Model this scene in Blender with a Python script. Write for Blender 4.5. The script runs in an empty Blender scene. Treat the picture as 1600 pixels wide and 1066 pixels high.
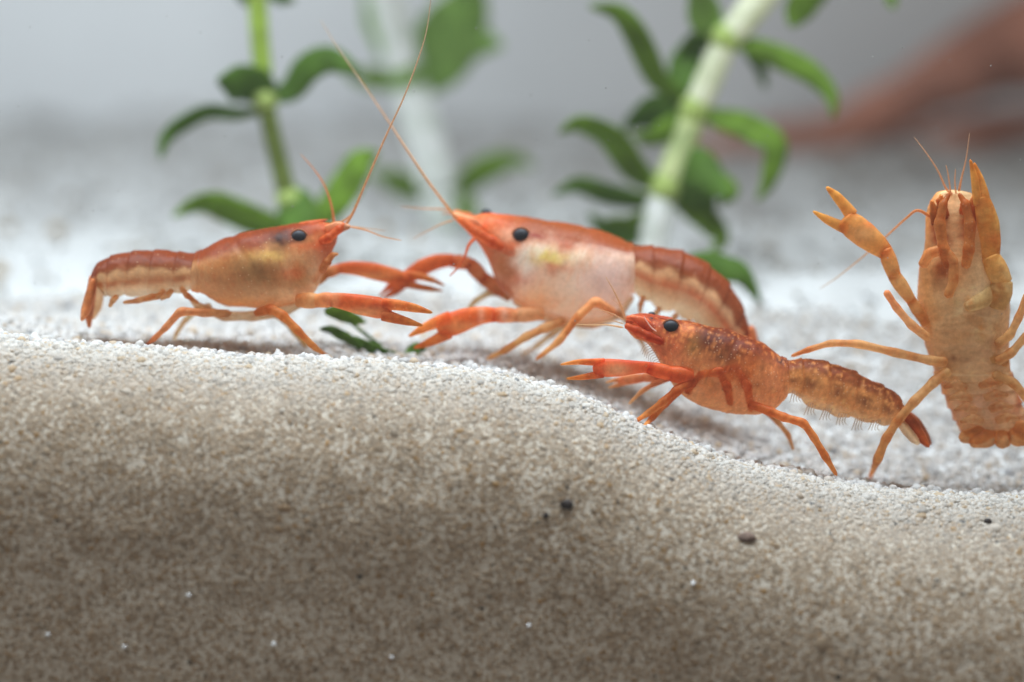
import bpy, math, random
import numpy as np
from mathutils import Vector, noise as mnoise
from mathutils.bvhtree import BVHTree

# one Blender unit is one centimetre
scene = bpy.context.scene
scene.unit_settings.scale_length = 0.01
C = scene.collection
rng = np.random.default_rng(7)
random.seed(7)

# ------------------------------------------------------------------ camera
DIST, PITCH = 25.0, math.radians(7.0)
CAM = Vector((0.0, -DIST, DIST * math.tan(PITCH)))
cd = bpy.data.cameras.new('camera'); cam = bpy.data.objects.new('camera', cd); C.objects.link(cam)
cam.location = CAM
cam.rotation_euler = (math.pi / 2 - PITCH, 0, 0)
SLANT = DIST / math.cos(PITCH)
cd.sensor_width = 72.0
cd.lens = 72.0 * SLANT / 10.0
cd.clip_start, cd.clip_end = 0.5, 500
cd.dof.use_dof = True
cd.dof.focus_distance = SLANT - 0.12
APERTURE_RADIUS = 0.62
cd.dof.aperture_fstop = cd.lens * 1e-3 / (2 * APERTURE_RADIUS)
scene.camera = cam
FPX = SLANT / 10.0 * 1600.0

# ------------------------------------------------------------------ light
world = bpy.data.worlds.new('World'); scene.world = world; world.use_nodes = True
bg = world.node_tree.nodes['Background']
bg.inputs[0].default_value = (1.0, 0.93, 0.84, 1); bg.inputs[1].default_value = 0.27
def area(name, loc, target, sx, sy, power, col, spread=180):
    ld = bpy.data.lights.new(name, 'AREA'); ld.shape = 'RECTANGLE'; ld.size = sx; ld.size_y = sy
    ld.energy = power; ld.color = col
    ld.spread = math.radians(spread)
    o = bpy.data.objects.new(name, ld); C.objects.link(o); o.location = loc
    o.rotation_euler = (Vector(target) - Vector(loc)).to_track_quat('-Z', 'Y').to_euler()
    return o
area('front_tank_lamp', (-1.5, -0.3, 9.5), (-1.5, -0.3, 0), 20, 4, 2080, (0.81, 0.92, 1.0), 108)
area('added_rear_fill', (-4.8, 6.5, 9.5), (-5.8, 13.8, 0.0), 13, 4, 470, (0.82, 0.92, 1.0), 160)  # added lamp, put in to brighten the back wall
area('added_side_fill', (-13.0, 6.0, 6.0), (0.0, 12.0, 5.5), 6, 6, 560, (0.80, 0.92, 1.0), 150)  # added lamp out of view, brightens the plant stems and the wall's left

scene.view_settings.view_transform = 'Standard'
scene.view_settings.look = 'None'
scene.view_settings.exposure = 0.0
scene.view_settings.gamma = 1.0
scene.view_settings.use_curve_mapping = False
scene.render.engine = 'CYCLES'
scene.cycles.use_denoising = True
scene.cycles.max_bounces = 10
scene.cycles.transparent_max_bounces = 12
scene.cycles.sample_clamp_indirect = 6.0

# ------------------------------------------------------------------ pixel <-> place helpers
FW = Vector((0, math.cos(PITCH), -math.sin(PITCH)))
UP = Vector((0, math.sin(PITCH), math.cos(PITCH)))
RT = Vector((1, 0, 0))
def ray(px, py):
    return (FW * FPX + RT * (px - 800) - UP * (py - 533)).normalized()
def at(px, py, Y):
    d = ray(px, py)
    return CAM + d * ((Y - CAM.y) / d.y)
def pxcm(Y):                       # photo pixels per centimetre at depth Y
    return FPX / (DIST + Y)
def to_px(p):
    v = Vector(p) - CAM
    k = FPX / v.dot(FW)
    return 800 + v.dot(RT) * k, 533 - v.dot(UP) * k

def lin(c):
    return tuple(((x / 255) / 12.92 if x / 255 <= 0.04045 else ((x / 255 + 0.055) / 1.055) ** 2.4) for x in c)

# ------------------------------------------------------------------ materials
def new_mat(name):
    m = bpy.data.materials.new(name); m.use_nodes = True
    nt = m.node_tree; nt.nodes.clear()
    return m, nt
def N(nt, t, **kw):
    n = nt.nodes.new(t)
    for k, v in kw.items(): setattr(n, k, v)
    return n

def shell_material(name, rough=0.34, translucent=0.25, sss=0.2, bump=0.12, speck=0.22, scale=26, flecks=0.10, glow=0.62):
    m, nt = new_mat(name); L = nt.links.new
    out = N(nt, 'ShaderNodeOutputMaterial')
    att = N(nt, 'ShaderNodeAttribute', attribute_name='tint')
    tc = N(nt, 'ShaderNodeTexCoord')
    n1 = N(nt, 'ShaderNodeTexNoise'); n1.inputs['Scale'].default_value = scale; n1.inputs['Detail'].default_value = 6; n1.inputs['Roughness'].default_value = 0.65
    L(tc.outputs['Object'], n1.inputs['Vector'])
    mr = N(nt, 'ShaderNodeMapRange'); mr.inputs['From Min'].default_value = 0.3; mr.inputs['From Max'].default_value = 0.7
    mr.inputs['To Min'].default_value = 1 - speck * 1.4; mr.inputs['To Max'].default_value = 1 + speck
    L(n1.outputs['Fac'], mr.inputs['Value'])
    mul = N(nt, 'ShaderNodeVectorMath', operation='SCALE')
    L(att.outputs['Color'], mul.inputs[0]); L(mr.outputs['Result'], mul.inputs['Scale'])
    # fine pale pigment flecks
    vo = N(nt, 'ShaderNodeTexVoronoi'); vo.inputs['Scale'].default_value = 36; L(tc.outputs['Object'], vo.inputs['Vector'])
    sp = N(nt, 'ShaderNodeSeparateColor'); L(vo.outputs['Color'], sp.inputs[0])
    d1 = N(nt, 'ShaderNodeMapRange'); d1.inputs['From Min'].default_value = 0.36; d1.inputs['From Max'].default_value = 0.16; L(vo.outputs['Distance'], d1.inputs['Value'])
    d2 = N(nt, 'ShaderNodeMath', operation='GREATER_THAN'); d2.inputs[1].default_value = 1.0 - flecks; L(sp.outputs[0], d2.inputs[0])
    d3 = N(nt, 'ShaderNodeMath', operation='MULTIPLY'); L(d1.outputs['Result'], d3.inputs[0]); L(d2.outputs[0], d3.inputs[1])
    d4 = N(nt, 'ShaderNodeMath', operation='MULTIPLY'); L(d3.outputs[0], d4.inputs[0]); d4.inputs[1].default_value = 0.38
    fm = N(nt, 'ShaderNodeMix', data_type='RGBA'); L(d4.outputs[0], fm.inputs['Factor']); L(mul.outputs['Vector'], fm.inputs['A']); fm.inputs['B'].default_value = (0.9, 0.66, 0.42, 1)
    class mul: outputs = {'Vector': fm.outputs['Result']}
    p = N(nt, 'ShaderNodeBsdfPrincipled')
    L(mul.outputs['Vector'], p.inputs['Base Color'])
    p.inputs['Roughness'].default_value = rough
    p.inputs['Subsurface Weight'].default_value = sss
    p.inputs['Subsurface Radius'].default_value = (1.0, 0.75, 0.5)
    p.inputs['Subsurface Scale'].default_value = 0.12
    p.inputs['Specular IOR Level'].default_value = 0.22
    n2 = N(nt, 'ShaderNodeTexNoise'); n2.inputs['Scale'].default_value = scale * 2.4; n2.inputs['Detail'].default_value = 3
    L(tc.outputs['Object'], n2.inputs['Vector'])
    b = N(nt, 'ShaderNodeBump'); b.inputs['Strength'].default_value = bump; b.inputs['Distance'].default_value = 0.02
    L(n2.outputs['Fac'], b.inputs['Height']); L(b.outputs['Normal'], p.inputs['Normal'])
    tr = N(nt, 'ShaderNodeBsdfTranslucent'); gm = N(nt, 'ShaderNodeGamma'); gm.inputs['Gamma'].default_value = glow
    L(mul.outputs['Vector'], gm.inputs['Color']); L(gm.outputs['Color'], tr.inputs['Color'])
    mx = N(nt, 'ShaderNodeMixShader'); mx.inputs[0].default_value = translucent
    L(p.outputs[0], mx.inputs[1]); L(tr.outputs[0], mx.inputs[2])
    tp = N(nt, 'ShaderNodeBsdfTransparent'); gt = N(nt, 'ShaderNodeGamma'); gt.inputs['Gamma'].default_value = 0.28
    L(att.outputs['Color'], gt.inputs['Color']); L(gt.outputs['Color'], tp.inputs['Color'])
    mx2 = N(nt, 'ShaderNodeMixShader'); L(att.outputs['Alpha'], mx2.inputs[0])
    L(tp.outputs[0], mx2.inputs[1]); L(mx.outputs[0], mx2.inputs[2])
    L(mx2.outputs[0], out.inputs['Surface'])
    return m

M_SHELL = shell_material('orange_shell', rough=0.42, translucent=0.36, sss=0.0, bump=0.06, speck=0.14, glow=0.85)
M_MOTTLED = shell_material('mottled_shell', rough=0.46, translucent=0.45, sss=0.0, bump=0.10, speck=0.2, scale=34, flecks=0.25)
M_LIMB = shell_material('translucent_limb_shell', rough=0.4, translucent=0.55, sss=0.0, bump=0.05, speck=0.2, scale=18)
M_THREAD = shell_material('antenna_thread', flecks=0.0, translucent=0.45, sss=0.0, bump=0.0, speck=0.1)

def plain(name, col, rough=0.5, spec=0.5, noise_amt=0.15, noise_scale=8, translucent=0.0, bump=0.0, metallic=0.0):
    m, nt = new_mat(name); L = nt.links.new
    out = N(nt, 'ShaderNodeOutputMaterial'); p = N(nt, 'ShaderNodeBsdfPrincipled')
    tc = N(nt, 'ShaderNodeTexCoord'); n = N(nt, 'ShaderNodeTexNoise'); n.inputs['Scale'].default_value = noise_scale; n.inputs['Detail'].default_value = 5
    L(tc.outputs['Object'], n.inputs['Vector'])
    cr = N(nt, 'ShaderNodeValToRGB')
    cr.color_ramp.elements[0].position = 0.3; cr.color_ramp.elements[1].position = 0.7
    cr.color_ramp.elements[0].color = tuple(x * (1 - noise_amt) for x in col) + (1,)
    cr.color_ramp.elements[1].color = tuple(min(1, x * (1 + noise_amt)) for x in col) + (1,)
    L(n.outputs['Fac'], cr.inputs['Fac']); L(cr.outputs['Color'], p.inputs['Base Color'])
    p.inputs['Roughness'].default_value = rough; p.inputs['Specular IOR Level'].default_value = spec
    p.inputs['Metallic'].default_value = metallic
    if bump:
        b = N(nt, 'ShaderNodeBump'); b.inputs['Strength'].default_value = bump; b.inputs['Distance'].default_value = 0.05
        L(n.outputs['Fac'], b.inputs['Height']); L(b.outputs['Normal'], p.inputs['Normal'])
    last = p.outputs[0]
    if translucent:
        t = N(nt, 'ShaderNodeBsdfTranslucent'); L(cr.outputs['Color'], t.inputs['Color'])
        mx = N(nt, 'ShaderNodeMixShader'); mx.inputs[0].default_value = translucent
        L(last, mx.inputs[1]); L(t.outputs[0], mx.inputs[2]); last = mx.outputs[0]
    L(last, out.inputs['Surface'])
    return m

M_EYE = plain('black_eye', (0.016, 0.017, 0.022), 0.5, 0.25, 0.3)
M_WALL = plain('tank_back_wall', (0.68, 0.69, 0.70), 0.6, 0.2, 0.05, 0.35)
M_WOOD = plain('reddish_wood', (0.42, 0.18, 0.12), 0.7, 0.2, 0.45, 0.9, bump=0.6)
M_DARK = plain('dark_grit', (0.022, 0.013, 0.010), 0.6, 0.3, 0.4, 30)
M_BROWN = plain('brown_detritus', (0.17, 0.115, 0.09), 0.8, 0.2, 0.4, 30)
M_GLINT = plain('clear_quartz', (0.9, 0.92, 0.95), 0.06, 1.0, 0.03, 10)
M_SPECK = plain('suspended_speck', (0.36, 0.35, 0.33), 0.7, 0.1, 0.3, 10, translucent=0.3)

# ------------------------------------------------------------------ mesh helpers
def catmull(P, n):
    P = np.asarray(P, float)
    k = len(P)
    if k == 2:
        t = np.linspace(0, 1, n)[:, None]
        return P[0] * (1 - t) + P[1] * t
    ext = np.vstack([2 * P[0] - P[1], P, 2 * P[-1] - P[-2]])
    u = np.linspace(0, k - 1, n); i = np.minimum(u.astype(int), k - 2); f = (u - i)[:, None]
    p0, p1, p2, p3 = ext[i], ext[i + 1], ext[i + 2], ext[i + 3]
    return 0.5 * ((2 * p1) + (-p0 + p2) * f + (2 * p0 - 5 * p1 + 4 * p2 - p3) * f ** 2 + (-p0 + 3 * p1 - 3 * p2 + p3) * f ** 3)

class MB:
    """collects verts, faces and a tint (r, g, b, a) per vertex"""
    def __init__(s): s.v = []; s.f = []; s.c = []
    def rings(s, R, col):
        """R: (n, m, 3) rings, closed around and capped; col: (n, m, 4) or a colour"""
        n, m = R.shape[:2]; o = len(s.v)
        s.v.extend(R.reshape(-1, 3).tolist())
        if np.ndim(col) == 1: col = np.broadcast_to(np.array(col, float), (n, m, 4))
        s.c.extend(np.asarray(col).reshape(-1, 4).tolist())
        for i in range(n - 1):
            for j in range(m):
                k = (j + 1) % m
                s.f.append((o + i * m + j, o + i * m + k, o + (i + 1) * m + k, o + (i + 1) * m + j))
        for i, flip in ((0, True), (n - 1, False)):
            ci = len(s.v); s.v.append(R[i].mean(0).tolist()); s.c.append(np.asarray(col)[i].mean(0).tolist())
            for j in range(m):
                k = (j + 1) % m; a, b = o + i * m + j, o + i * m + k
                s.f.append((ci, b, a) if flip else (ci, a, b))
        return s
    def build(s, name, mat, parent=None):
        me = bpy.data.meshes.new(name); me.from_pydata(s.v, [], s.f)
        a = me.attributes.new('tint', 'FLOAT_COLOR', 'POINT')
        a.data.foreach_set('color', np.array(s.c, np.float32).ravel())
        me.materials.append(mat)
        me.polygons.foreach_set('use_smooth', [True] * len(me.polygons)); me.update()
        o = bpy.data.objects.new(name, me); C.objects.link(o)
        if parent is not None:
            base = parent if parent.type == 'EMPTY' else parent.parent
            o.parent = parent
            if parent.type == 'EMPTY': o.location = -parent.location
        return o

def loft(mb, ctr, A, B, col, m=16, daxis=(0, 1, 0), twist=0.0, n=None, power=2.0, rounded=True):
    """tube along ctr: half-width A across (in the plane facing daxis), half-thickness B along daxis"""
    ctr = np.asarray(ctr, float); k = len(ctr)
    n = n or max(12, k * 7)
    c = catmull(ctr, n)
    u = np.linspace(0, k - 1, n)
    a = np.interp(u, range(k), np.broadcast_to(A, k)); b = np.interp(u, range(k), np.broadcast_to(B, k))
    ke = np.ones(3) / 3
    if n > 8:
        ap = np.pad(a, 1, mode='edge'); a = np.convolve(ap, ke, 'valid'); bp = np.pad(b, 1, mode='edge'); b = np.convolve(bp, ke, 'valid')
    if rounded:                              # close the ends softly
        e = np.minimum(np.linspace(0, 1, n), np.linspace(1, 0, n)) * n / 2.2
        r = np.sqrt(np.clip(1 - (1 - np.clip(e, 0, 1)) ** 2, 0.02, 1)); a = a * r; b = b * r
    t = np.gradient(c, axis=0); t /= np.linalg.norm(t, axis=1)[:, None] + 1e-9
    d = np.array(daxis, float); d = d - (t @ d)[:, None] * t
    dn = np.linalg.norm(d, axis=1)[:, None]; d = d / np.maximum(dn, 1e-4)
    nn = np.cross(t, d)
    if twist:
        ct, st = math.cos(twist), math.sin(twist)
        nn, d = nn * ct + d * st, d * ct - nn * st
    th = np.linspace(0, 2 * np.pi, m, endpoint=False)
    cs, sn = np.cos(th), np.sin(th)
    cs = np.sign(cs) * np.abs(cs) ** (2 / power); sn = np.sign(sn) * np.abs(sn) ** (2 / power)
    R = c[:, None] + nn[:, None] * (a[:, None] * cs)[..., None] + d[:, None] * (b[:, None] * sn)[..., None]
    if callable(col): col = col(R, np.linspace(0, 1, n))
    mb.rings(R, col)
    return R

def thing(name, label, cat, loc, group=None):
    o = bpy.data.objects.new(name, None); C.objects.link(o); o.location = loc; o.empty_display_size = 0.3
    o['label'] = label; o['category'] = cat
    if group: o['group'] = group
    return o
def tag(o, label, cat, group=None):
    o['label'] = label; o['category'] = cat
    if group: o['group'] = group
    return o

def fbm(p, s, seed=0.0):
    return mnoise.fractal(Vector((p[0] * s + seed, p[1] * s - seed, p[2] * s + 2 * seed)), 1.0, 2.0, 4)
def sstep(a, b, x):
    t = np.clip((np.asarray(x, float) - a) / (b - a), 0, 1); return t * t * (3 - 2 * t)

# ------------------------------------------------------------------ the sand bed
YC = -0.30
CREST = [(-400, 512), (-150, 520), (0, 531), (250, 551), (500, 566), (700, 576), (820, 592), (900, 620), (980, 657), (1060, 694), (1150, 724), (1300, 757), (1450, 774), (1600, 780), (1800, 784), (2050, 785)]
_cp = [at(x, y, YC) for x, y in CREST]
_cx = np.array([p.x for p in _cp]); _cz = np.array([p.z for p in _cp])
_fx = np.linspace(_cx[0], _cx[-1], 400); _fz = np.interp(_fx, _cx, _cz)
_fz = np.convolve(np.pad(_fz, 12, mode='edge'), np.ones(25) / 25, 'valid')
def lattice_noise(x, y, scale, seed):
    r = np.random.default_rng(seed); G = r.random((64, 64))
    X = np.asarray(x, float) * scale + 17.3; Yv = np.asarray(y, float) * scale + 9.1
    i = np.floor(X).astype(int); j = np.floor(Yv).astype(int); f = X - i; g = Yv - j
    f = f * f * (3 - 2 * f); g = g * g * (3 - 2 * g); i %= 64; j %= 64; i1 = (i + 1) % 64; j1 = (j + 1) % 64
    return (G[i, j] * (1 - f) + G[i1, j] * f) * (1 - g) + (G[i, j1] * (1 - f) + G[i1, j1] * f) * g - 0.5
def crest_z(x):
    return np.interp(x, _fx, _fz)
def z_top(x, Y):
    x = np.asarray(x, float); Y = np.asarray(Y, float)
    zc = crest_z(x)
    zb = -0.30 + 1.72 * np.clip(Y / 14.0, 0, 1.3) ** 1.0
    w = sstep(0.55, 4.2, Y)
    z = zc * (1 - w) + zb * w
    z = z - 0.10 * np.exp(-((Y - 0.45) / 0.5) ** 2) * (Y > YC)
    amp = 0.06 + 0.30 * sstep(1.0, 6.0, Y)
    z = z + amp * lattice_noise(x, Y, 1.1, 3) * sstep(YC, 0.6, Y) + 0.05 * lattice_noise(x, Y, 3.1, 5)
    return z
def front_p(x):                    # how far the face bulges towards the glass
    return 1.05 + 0.45 * sstep(0.0, 5.0, x), 2.0 + 0.4 * sstep(0.0, 5.0, x)
PHI = math.radians(80)
def front_pt(x, s):
    """s 0..1 over the rounded brow, 1..2 down the face"""
    x = np.asarray(x, float); s = np.asarray(s, float)
    p, h = front_p(x); zc = z_top(x, np.full_like(x, YC))
    ph = np.clip(s, 0, 1) * PHI
    Y = YC - p * np.sin(ph); z = zc - h * (1 - np.cos(ph))
    t = np.clip(s - 1, 0, 1); zend = -5.6
    dz = (z - zend) * t
    z = z - dz; Y = Y - dz * 0.09 + 0.02 * lattice_noise(x, z, 1.2, 9) * sstep(0.15, 0.6, s) + 0.015 * lattice_noise(x, z, 4.3, 12) * sstep(0.15, 0.5, s)
    return Y, z

def build_sand():
    xs = np.linspace(-13, 13, 300)
    rows = []
    for s in np.concatenate([np.linspace(2, 1, 50, endpoint=False), np.linspace(1, 0, 50)]):
        Y, z = front_pt(xs, np.full_like(xs, s)); rows.append(np.stack([xs, Y, z], 1))
    ys = YC + np.concatenate([np.linspace(0.03, 4, 90), np.linspace(4.1, 15.8, 90)])
    for Yv in ys:
        Yr = np.full_like(xs, Yv); rows.append(np.stack([xs, Yr, z_top(xs, Yr)], 1))
    R = np.array(rows); n, m = R.shape[:2]
    idx = np.arange(n * m).reshape(n, m)
    F = np.stack([idx[:-1, :-1], idx[:-1, 1:], idx[1:, 1:], idx[1:, :-1]], -1).reshape(-1, 4)
    me = bpy.data.meshes.new('sand_bed'); me.from_pydata(R.reshape(-1, 3).tolist(), [], F.tolist())
    me.polygons.foreach_set('use_smooth', [True] * len(me.polygons)); me.update()
    o = bpy.data.objects.new('sand_bed', me); C.objects.link(o)
    o['kind'] = 'structure'; o['label'] = 'bank of pale sand on the tank floor'
    def sand_mat(name, cols):
        m_, nt = new_mat(name); L = nt.links.new
        out = N(nt, 'ShaderNodeOutputMaterial'); p = N(nt, 'ShaderNodeBsdfPrincipled')
        tc = N(nt, 'ShaderNodeTexCoord'); v = N(nt, 'ShaderNodeTexVoronoi'); v.inputs['Scale'].default_value = 42
        L(tc.outputs['Object'], v.inputs['Vector'])
        cr = N(nt, 'ShaderNodeValToRGB'); e = cr.color_ramp.elements
        e[0].color = cols[0] + (1,); e[1].color = cols[3] + (1,)
        x = e.new(0.12); x.color = cols[1] + (1,); x = e.new(0.4); x.color = cols[2] + (1,)
        sep = N(nt, 'ShaderNodeSeparateColor'); L(v.outputs['Color'], sep.inputs[0]); L(sep.outputs[0], cr.inputs['Fac'])
        L(cr.outputs['Color'], p.inputs['Base Color']); p.inputs['Roughness'].default_value = 0.6; p.inputs['Specular IOR Level'].default_value = 0.2
        b = N(nt, 'ShaderNodeBump'); b.inputs['Strength'].default_value = 0.25; b.inputs['Distance'].default_value = 0.02
        L(v.outputs['Distance'], b.inputs['Height']); L(b.outputs['Normal'], p.inputs['Normal'])
        L(p.outputs[0], out.inputs['Surface']); return m_
    me.materials.append(sand_mat('pale_sand', [(0.36, 0.35, 0.33), (0.44, 0.43, 0.42), (0.50, 0.50, 0.49), (0.55, 0.56, 0.56)]))
    me.materials.append(sand_mat('tan_sand', [(0.40, 0.33, 0.25), (0.46, 0.40, 0.32), (0.52, 0.46, 0.38), (0.56, 0.50, 0.42)]))
    me.polygons.foreach_set('material_index', [1 if i // (m - 1) < 96 else 0 for i in range(len(me.polygons))])  # same sand throughout: cool and tan tints stand in for the light
    dg = None
    return o, BVHTree.FromPolygons([tuple(q) for q in R.reshape(-1, 3)], F.tolist())
sand_obj, SAND_BVH = build_sand()
def on_sand(px, py, fallback):
    h = SAND_BVH.ray_cast(CAM, ray(px, py))[0]
    if h is None: return at(px, py, fallback)
    return h

def build_grains():
    pts, scl, col, rot = [], [], [], []
    def colours(n):
        base = np.array([(0.80, 0.76, 0.70), (0.72, 0.65, 0.56), (0.62, 0.50, 0.36), (0.62, 0.42, 0.17), (0.50, 0.45, 0.39), (0.05, 0.042, 0.036)])
        k = rng.choice(6, n, p=[0.42, 0.275, 0.13, 0.045, 0.125, 0.005])
        return np.clip(base[k] * rng.uniform(0.88, 1.08, (n, 1)), 0, 0.9)
    # face towards the glass
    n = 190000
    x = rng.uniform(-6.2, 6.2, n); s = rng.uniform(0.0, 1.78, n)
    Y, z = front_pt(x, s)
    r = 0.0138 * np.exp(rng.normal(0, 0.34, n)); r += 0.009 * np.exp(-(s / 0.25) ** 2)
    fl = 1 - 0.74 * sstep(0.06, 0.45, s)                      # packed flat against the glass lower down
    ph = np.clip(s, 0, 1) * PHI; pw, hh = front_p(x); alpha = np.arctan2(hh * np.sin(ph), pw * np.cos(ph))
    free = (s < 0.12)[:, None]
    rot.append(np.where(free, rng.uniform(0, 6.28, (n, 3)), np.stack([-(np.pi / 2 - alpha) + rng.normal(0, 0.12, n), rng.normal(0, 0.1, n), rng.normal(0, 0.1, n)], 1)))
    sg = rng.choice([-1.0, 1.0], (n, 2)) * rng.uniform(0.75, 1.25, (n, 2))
    pts.append(np.stack([x, Y + r * 0.12 + rng.uniform(-0.001, 0.003, n), z], 1)); scl.append(np.stack([r * sg[:, 0], r * fl, r * sg[:, 1]], 1)); cl = (np.exp(-(s / 0.38) ** 2))[:, None]; cc = colours(n); col.append((cc * 0.85 + 0.09) * np.array((0.83, 0.705, 0.555)) * (1 - cl) + np.clip(cc * 0.62 + 0.32, 0, 0.92) * cl)  # light painted into the tint: whiter at the bright crest, tan down the shaded face
    # top of the bank, near
    n = 26000
    Y = YC + 3.6 * rng.random(n) ** 1.25; x = rng.uniform(-6.4, 6.4, n) * (1 + 0.03 * Y)
    z = z_top(x, Y); r = 0.027 * np.exp(rng.normal(0, 0.30, n))
    big = rng.random(n) < 0.05; r[big] *= 1.65; r = np.minimum(r, 0.052)
    pts.append(np.stack([x, Y, z + r * rng.uniform(-0.3, 0.75, n)], 1)); scl.append(np.stack([r, r, r], 1)); rot.append(rng.uniform(0, 6.28, (n, 3))); col.append(np.clip(colours(n) * 0.60 + np.array((0.33, 0.34, 0.36)), 0, 0.93))  # bluish white lift in the tint stands in for the light on the crest
    # farther back, coarser cover
    n = 2200
    Y = rng.uniform(3.2, 15.4, n); x = rng.uniform(-9, 9, n); z = z_top(x, Y); r = 0.04 * np.exp(rng.normal(0, 0.35, n))
    pts.append(np.stack([x, Y, z + r * 0.3], 1)); scl.append(np.stack([r, r, r], 1)); rot.append(rng.uniform(0, 6.28, (n, 3))); col.append(colours(n) * np.array((0.78, 0.82, 0.88)))  # tint dimmed and cooled to stand in for weaker light at the back
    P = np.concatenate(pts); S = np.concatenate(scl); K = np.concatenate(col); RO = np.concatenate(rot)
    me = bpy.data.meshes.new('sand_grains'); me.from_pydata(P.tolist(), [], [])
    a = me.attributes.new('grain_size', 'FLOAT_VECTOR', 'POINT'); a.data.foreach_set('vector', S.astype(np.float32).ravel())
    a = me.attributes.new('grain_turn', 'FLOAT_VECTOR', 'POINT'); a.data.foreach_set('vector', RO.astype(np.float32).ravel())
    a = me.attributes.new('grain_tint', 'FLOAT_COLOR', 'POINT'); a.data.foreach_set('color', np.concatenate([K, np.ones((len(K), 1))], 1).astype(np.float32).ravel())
    o = bpy.data.objects.new('sand_grains', me); C.objects.link(o); o['kind'] = 'stuff'
    o['label'] = 'loose white, cream and amber sand grains covering the bank'; o['category'] = 'sand'
    m_, nt = new_mat('quartz_grain'); L = nt.links.new
    out = N(nt, 'ShaderNodeOutputMaterial'); p = N(nt, 'ShaderNodeBsdfPrincipled'); at_ = N(nt, 'ShaderNodeAttribute', attribute_name='grain_tint', attribute_type='INSTANCER')
    L(at_.outputs['Color'], p.inputs['Base Color']); p.inputs['Roughness'].default_value = 0.4; p.inputs['Specular IOR Level'].default_value = 0.32
    t = N(nt, 'ShaderNodeBsdfTranslucent'); L(at_.outputs['Color'], t.inputs['Color'])
    mx = N(nt, 'ShaderNodeMixShader'); mx.inputs[0].default_value = 0.58
    L(p.outputs[0], mx.inputs[1]); L(t.outputs[0], mx.inputs[2]); L(mx.outputs[0], out.inputs['Surface'])
    g = bpy.data.node_groups.new('scatter_grains', 'GeometryNodeTree')
    g.interface.new_socket('Geometry', in_out='INPUT', socket_type='NodeSocketGeometry'); g.interface.new_socket('Geometry', in_out='OUTPUT', socket_type='NodeSocketGeometry')
    gi = g.nodes.new('NodeGroupInput'); go = g.nodes.new('NodeGroupOutput'); GL = g.links.new
    join = g.nodes.new('GeometryNodeJoinGeometry')
    for k in range(5):
        ic = g.nodes.new('GeometryNodeMeshIcoSphere'); ic.inputs['Radius'].default_value = 1.0; ic.inputs['Subdivisions'].default_value = 2
        no = g.nodes.new('ShaderNodeTexNoise'); no.noise_dimensions = '4D'; no.inputs['W'].default_value = k * 7.7; no.inputs['Scale'].default_value = 0.9; no.inputs['Detail'].default_value = 1.5
        sub = g.nodes.new('ShaderNodeVectorMath'); sub.operation = 'SUBTRACT'; sub.inputs[1].default_value = (0.5, 0.5, 0.5)
        sc = g.nodes.new('ShaderNodeVectorMath'); sc.operation = 'SCALE'; sc.inputs['Scale'].default_value = 1.35
        sp = g.nodes.new('GeometryNodeSetPosition'); sm = g.nodes.new('GeometryNodeSetMaterial'); sm.inputs['Material'].default_value = m_
        ti = g.nodes.new('GeometryNodeTransform'); ti.inputs['Scale'].default_value = [(1.2, 0.9, 0.8), (1, 1, 1), (1.3, 0.85, 1.0), (0.9, 1.1, 0.75), (1.05, 0.95, 1.15)][k]
        g2 = g.nodes.new('GeometryNodeGeometryToInstance')
        GL(no.outputs['Color'], sub.inputs[0]); GL(sub.outputs[0], sc.inputs[0]); GL(sc.outputs[0], sp.inputs['Offset'])
        ss = g.nodes.new('GeometryNodeSetShadeSmooth'); GL(ic.outputs['Mesh'], ss.inputs[0]); GL(ss.outputs[0], sp.inputs['Geometry']); GL(sp.outputs[0], ti.inputs['Geometry']); GL(ti.outputs[0], sm.inputs['Geometry'])
        GL(sm.outputs[0], g2.inputs[0]); GL(g2.outputs[0], join.inputs[0])
    def attr(nm, dt):
        q = g.nodes.new('GeometryNodeInputNamedAttribute'); q.data_type = dt; q.inputs['Name'].default_value = nm
        return q.outputs['Attribute']
    io = g.nodes.new('GeometryNodeInstanceOnPoints'); io.inputs['Pick Instance'].default_value = True
    ri = g.nodes.new('FunctionNodeRandomValue'); ri.data_type = 'INT'
    for s_ in ri.inputs:
        if s_.name == 'Max' and s_.type == 'INT': s_.default_value = 4
    ro = [s_ for s_ in ri.outputs if s_.type == 'INT'][0]
    e2r = g.nodes.new('FunctionNodeEulerToRotation')
    GL(attr('grain_turn', 'FLOAT_VECTOR'), e2r.inputs[0]); GL(gi.outputs[0], io.inputs['Points']); GL(join.outputs[0], io.inputs['Instance'])
    GL(ro, io.inputs['Instance Index']); GL(e2r.outputs[0], io.inputs['Rotation']); GL(attr('grain_size', 'FLOAT_VECTOR'), io.inputs['Scale'])
    GL(io.outputs[0], go.inputs[0])
    md = o.modifiers.new('scatter', 'NODES'); md.node_group = g
    me.materials.append(m_)
    return o
build_grains()

# ------------------------------------------------------------------ the back of the tank
def box(name, lo, hi, mat):
    (x0, y0, z0), (x1, y1, z1) = lo, hi
    v = [(x0, y0, z0), (x1, y0, z0), (x1, y1, z0), (x0, y1, z0), (x0, y0, z1), (x1, y0, z1), (x1, y1, z1), (x0, y1, z1)]
    f = [(0, 3, 2, 1), (4, 5, 6, 7), (0, 1, 5, 4), (1, 2, 6, 5), (2, 3, 7, 6), (3, 0, 4, 7)]
    me = bpy.data.meshes.new(name); me.from_pydata(v, [], f); me.materials.append(mat)
    o = bpy.data.objects.new(name, me); C.objects.link(o); return o
bw = box('back_wall', (-16, 15.4, -6), (16, 15.9, 11), M_WALL); bw['kind'] = 'structure'; bw['label'] = 'pale blue grey back wall of the tank, out of focus'

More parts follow.
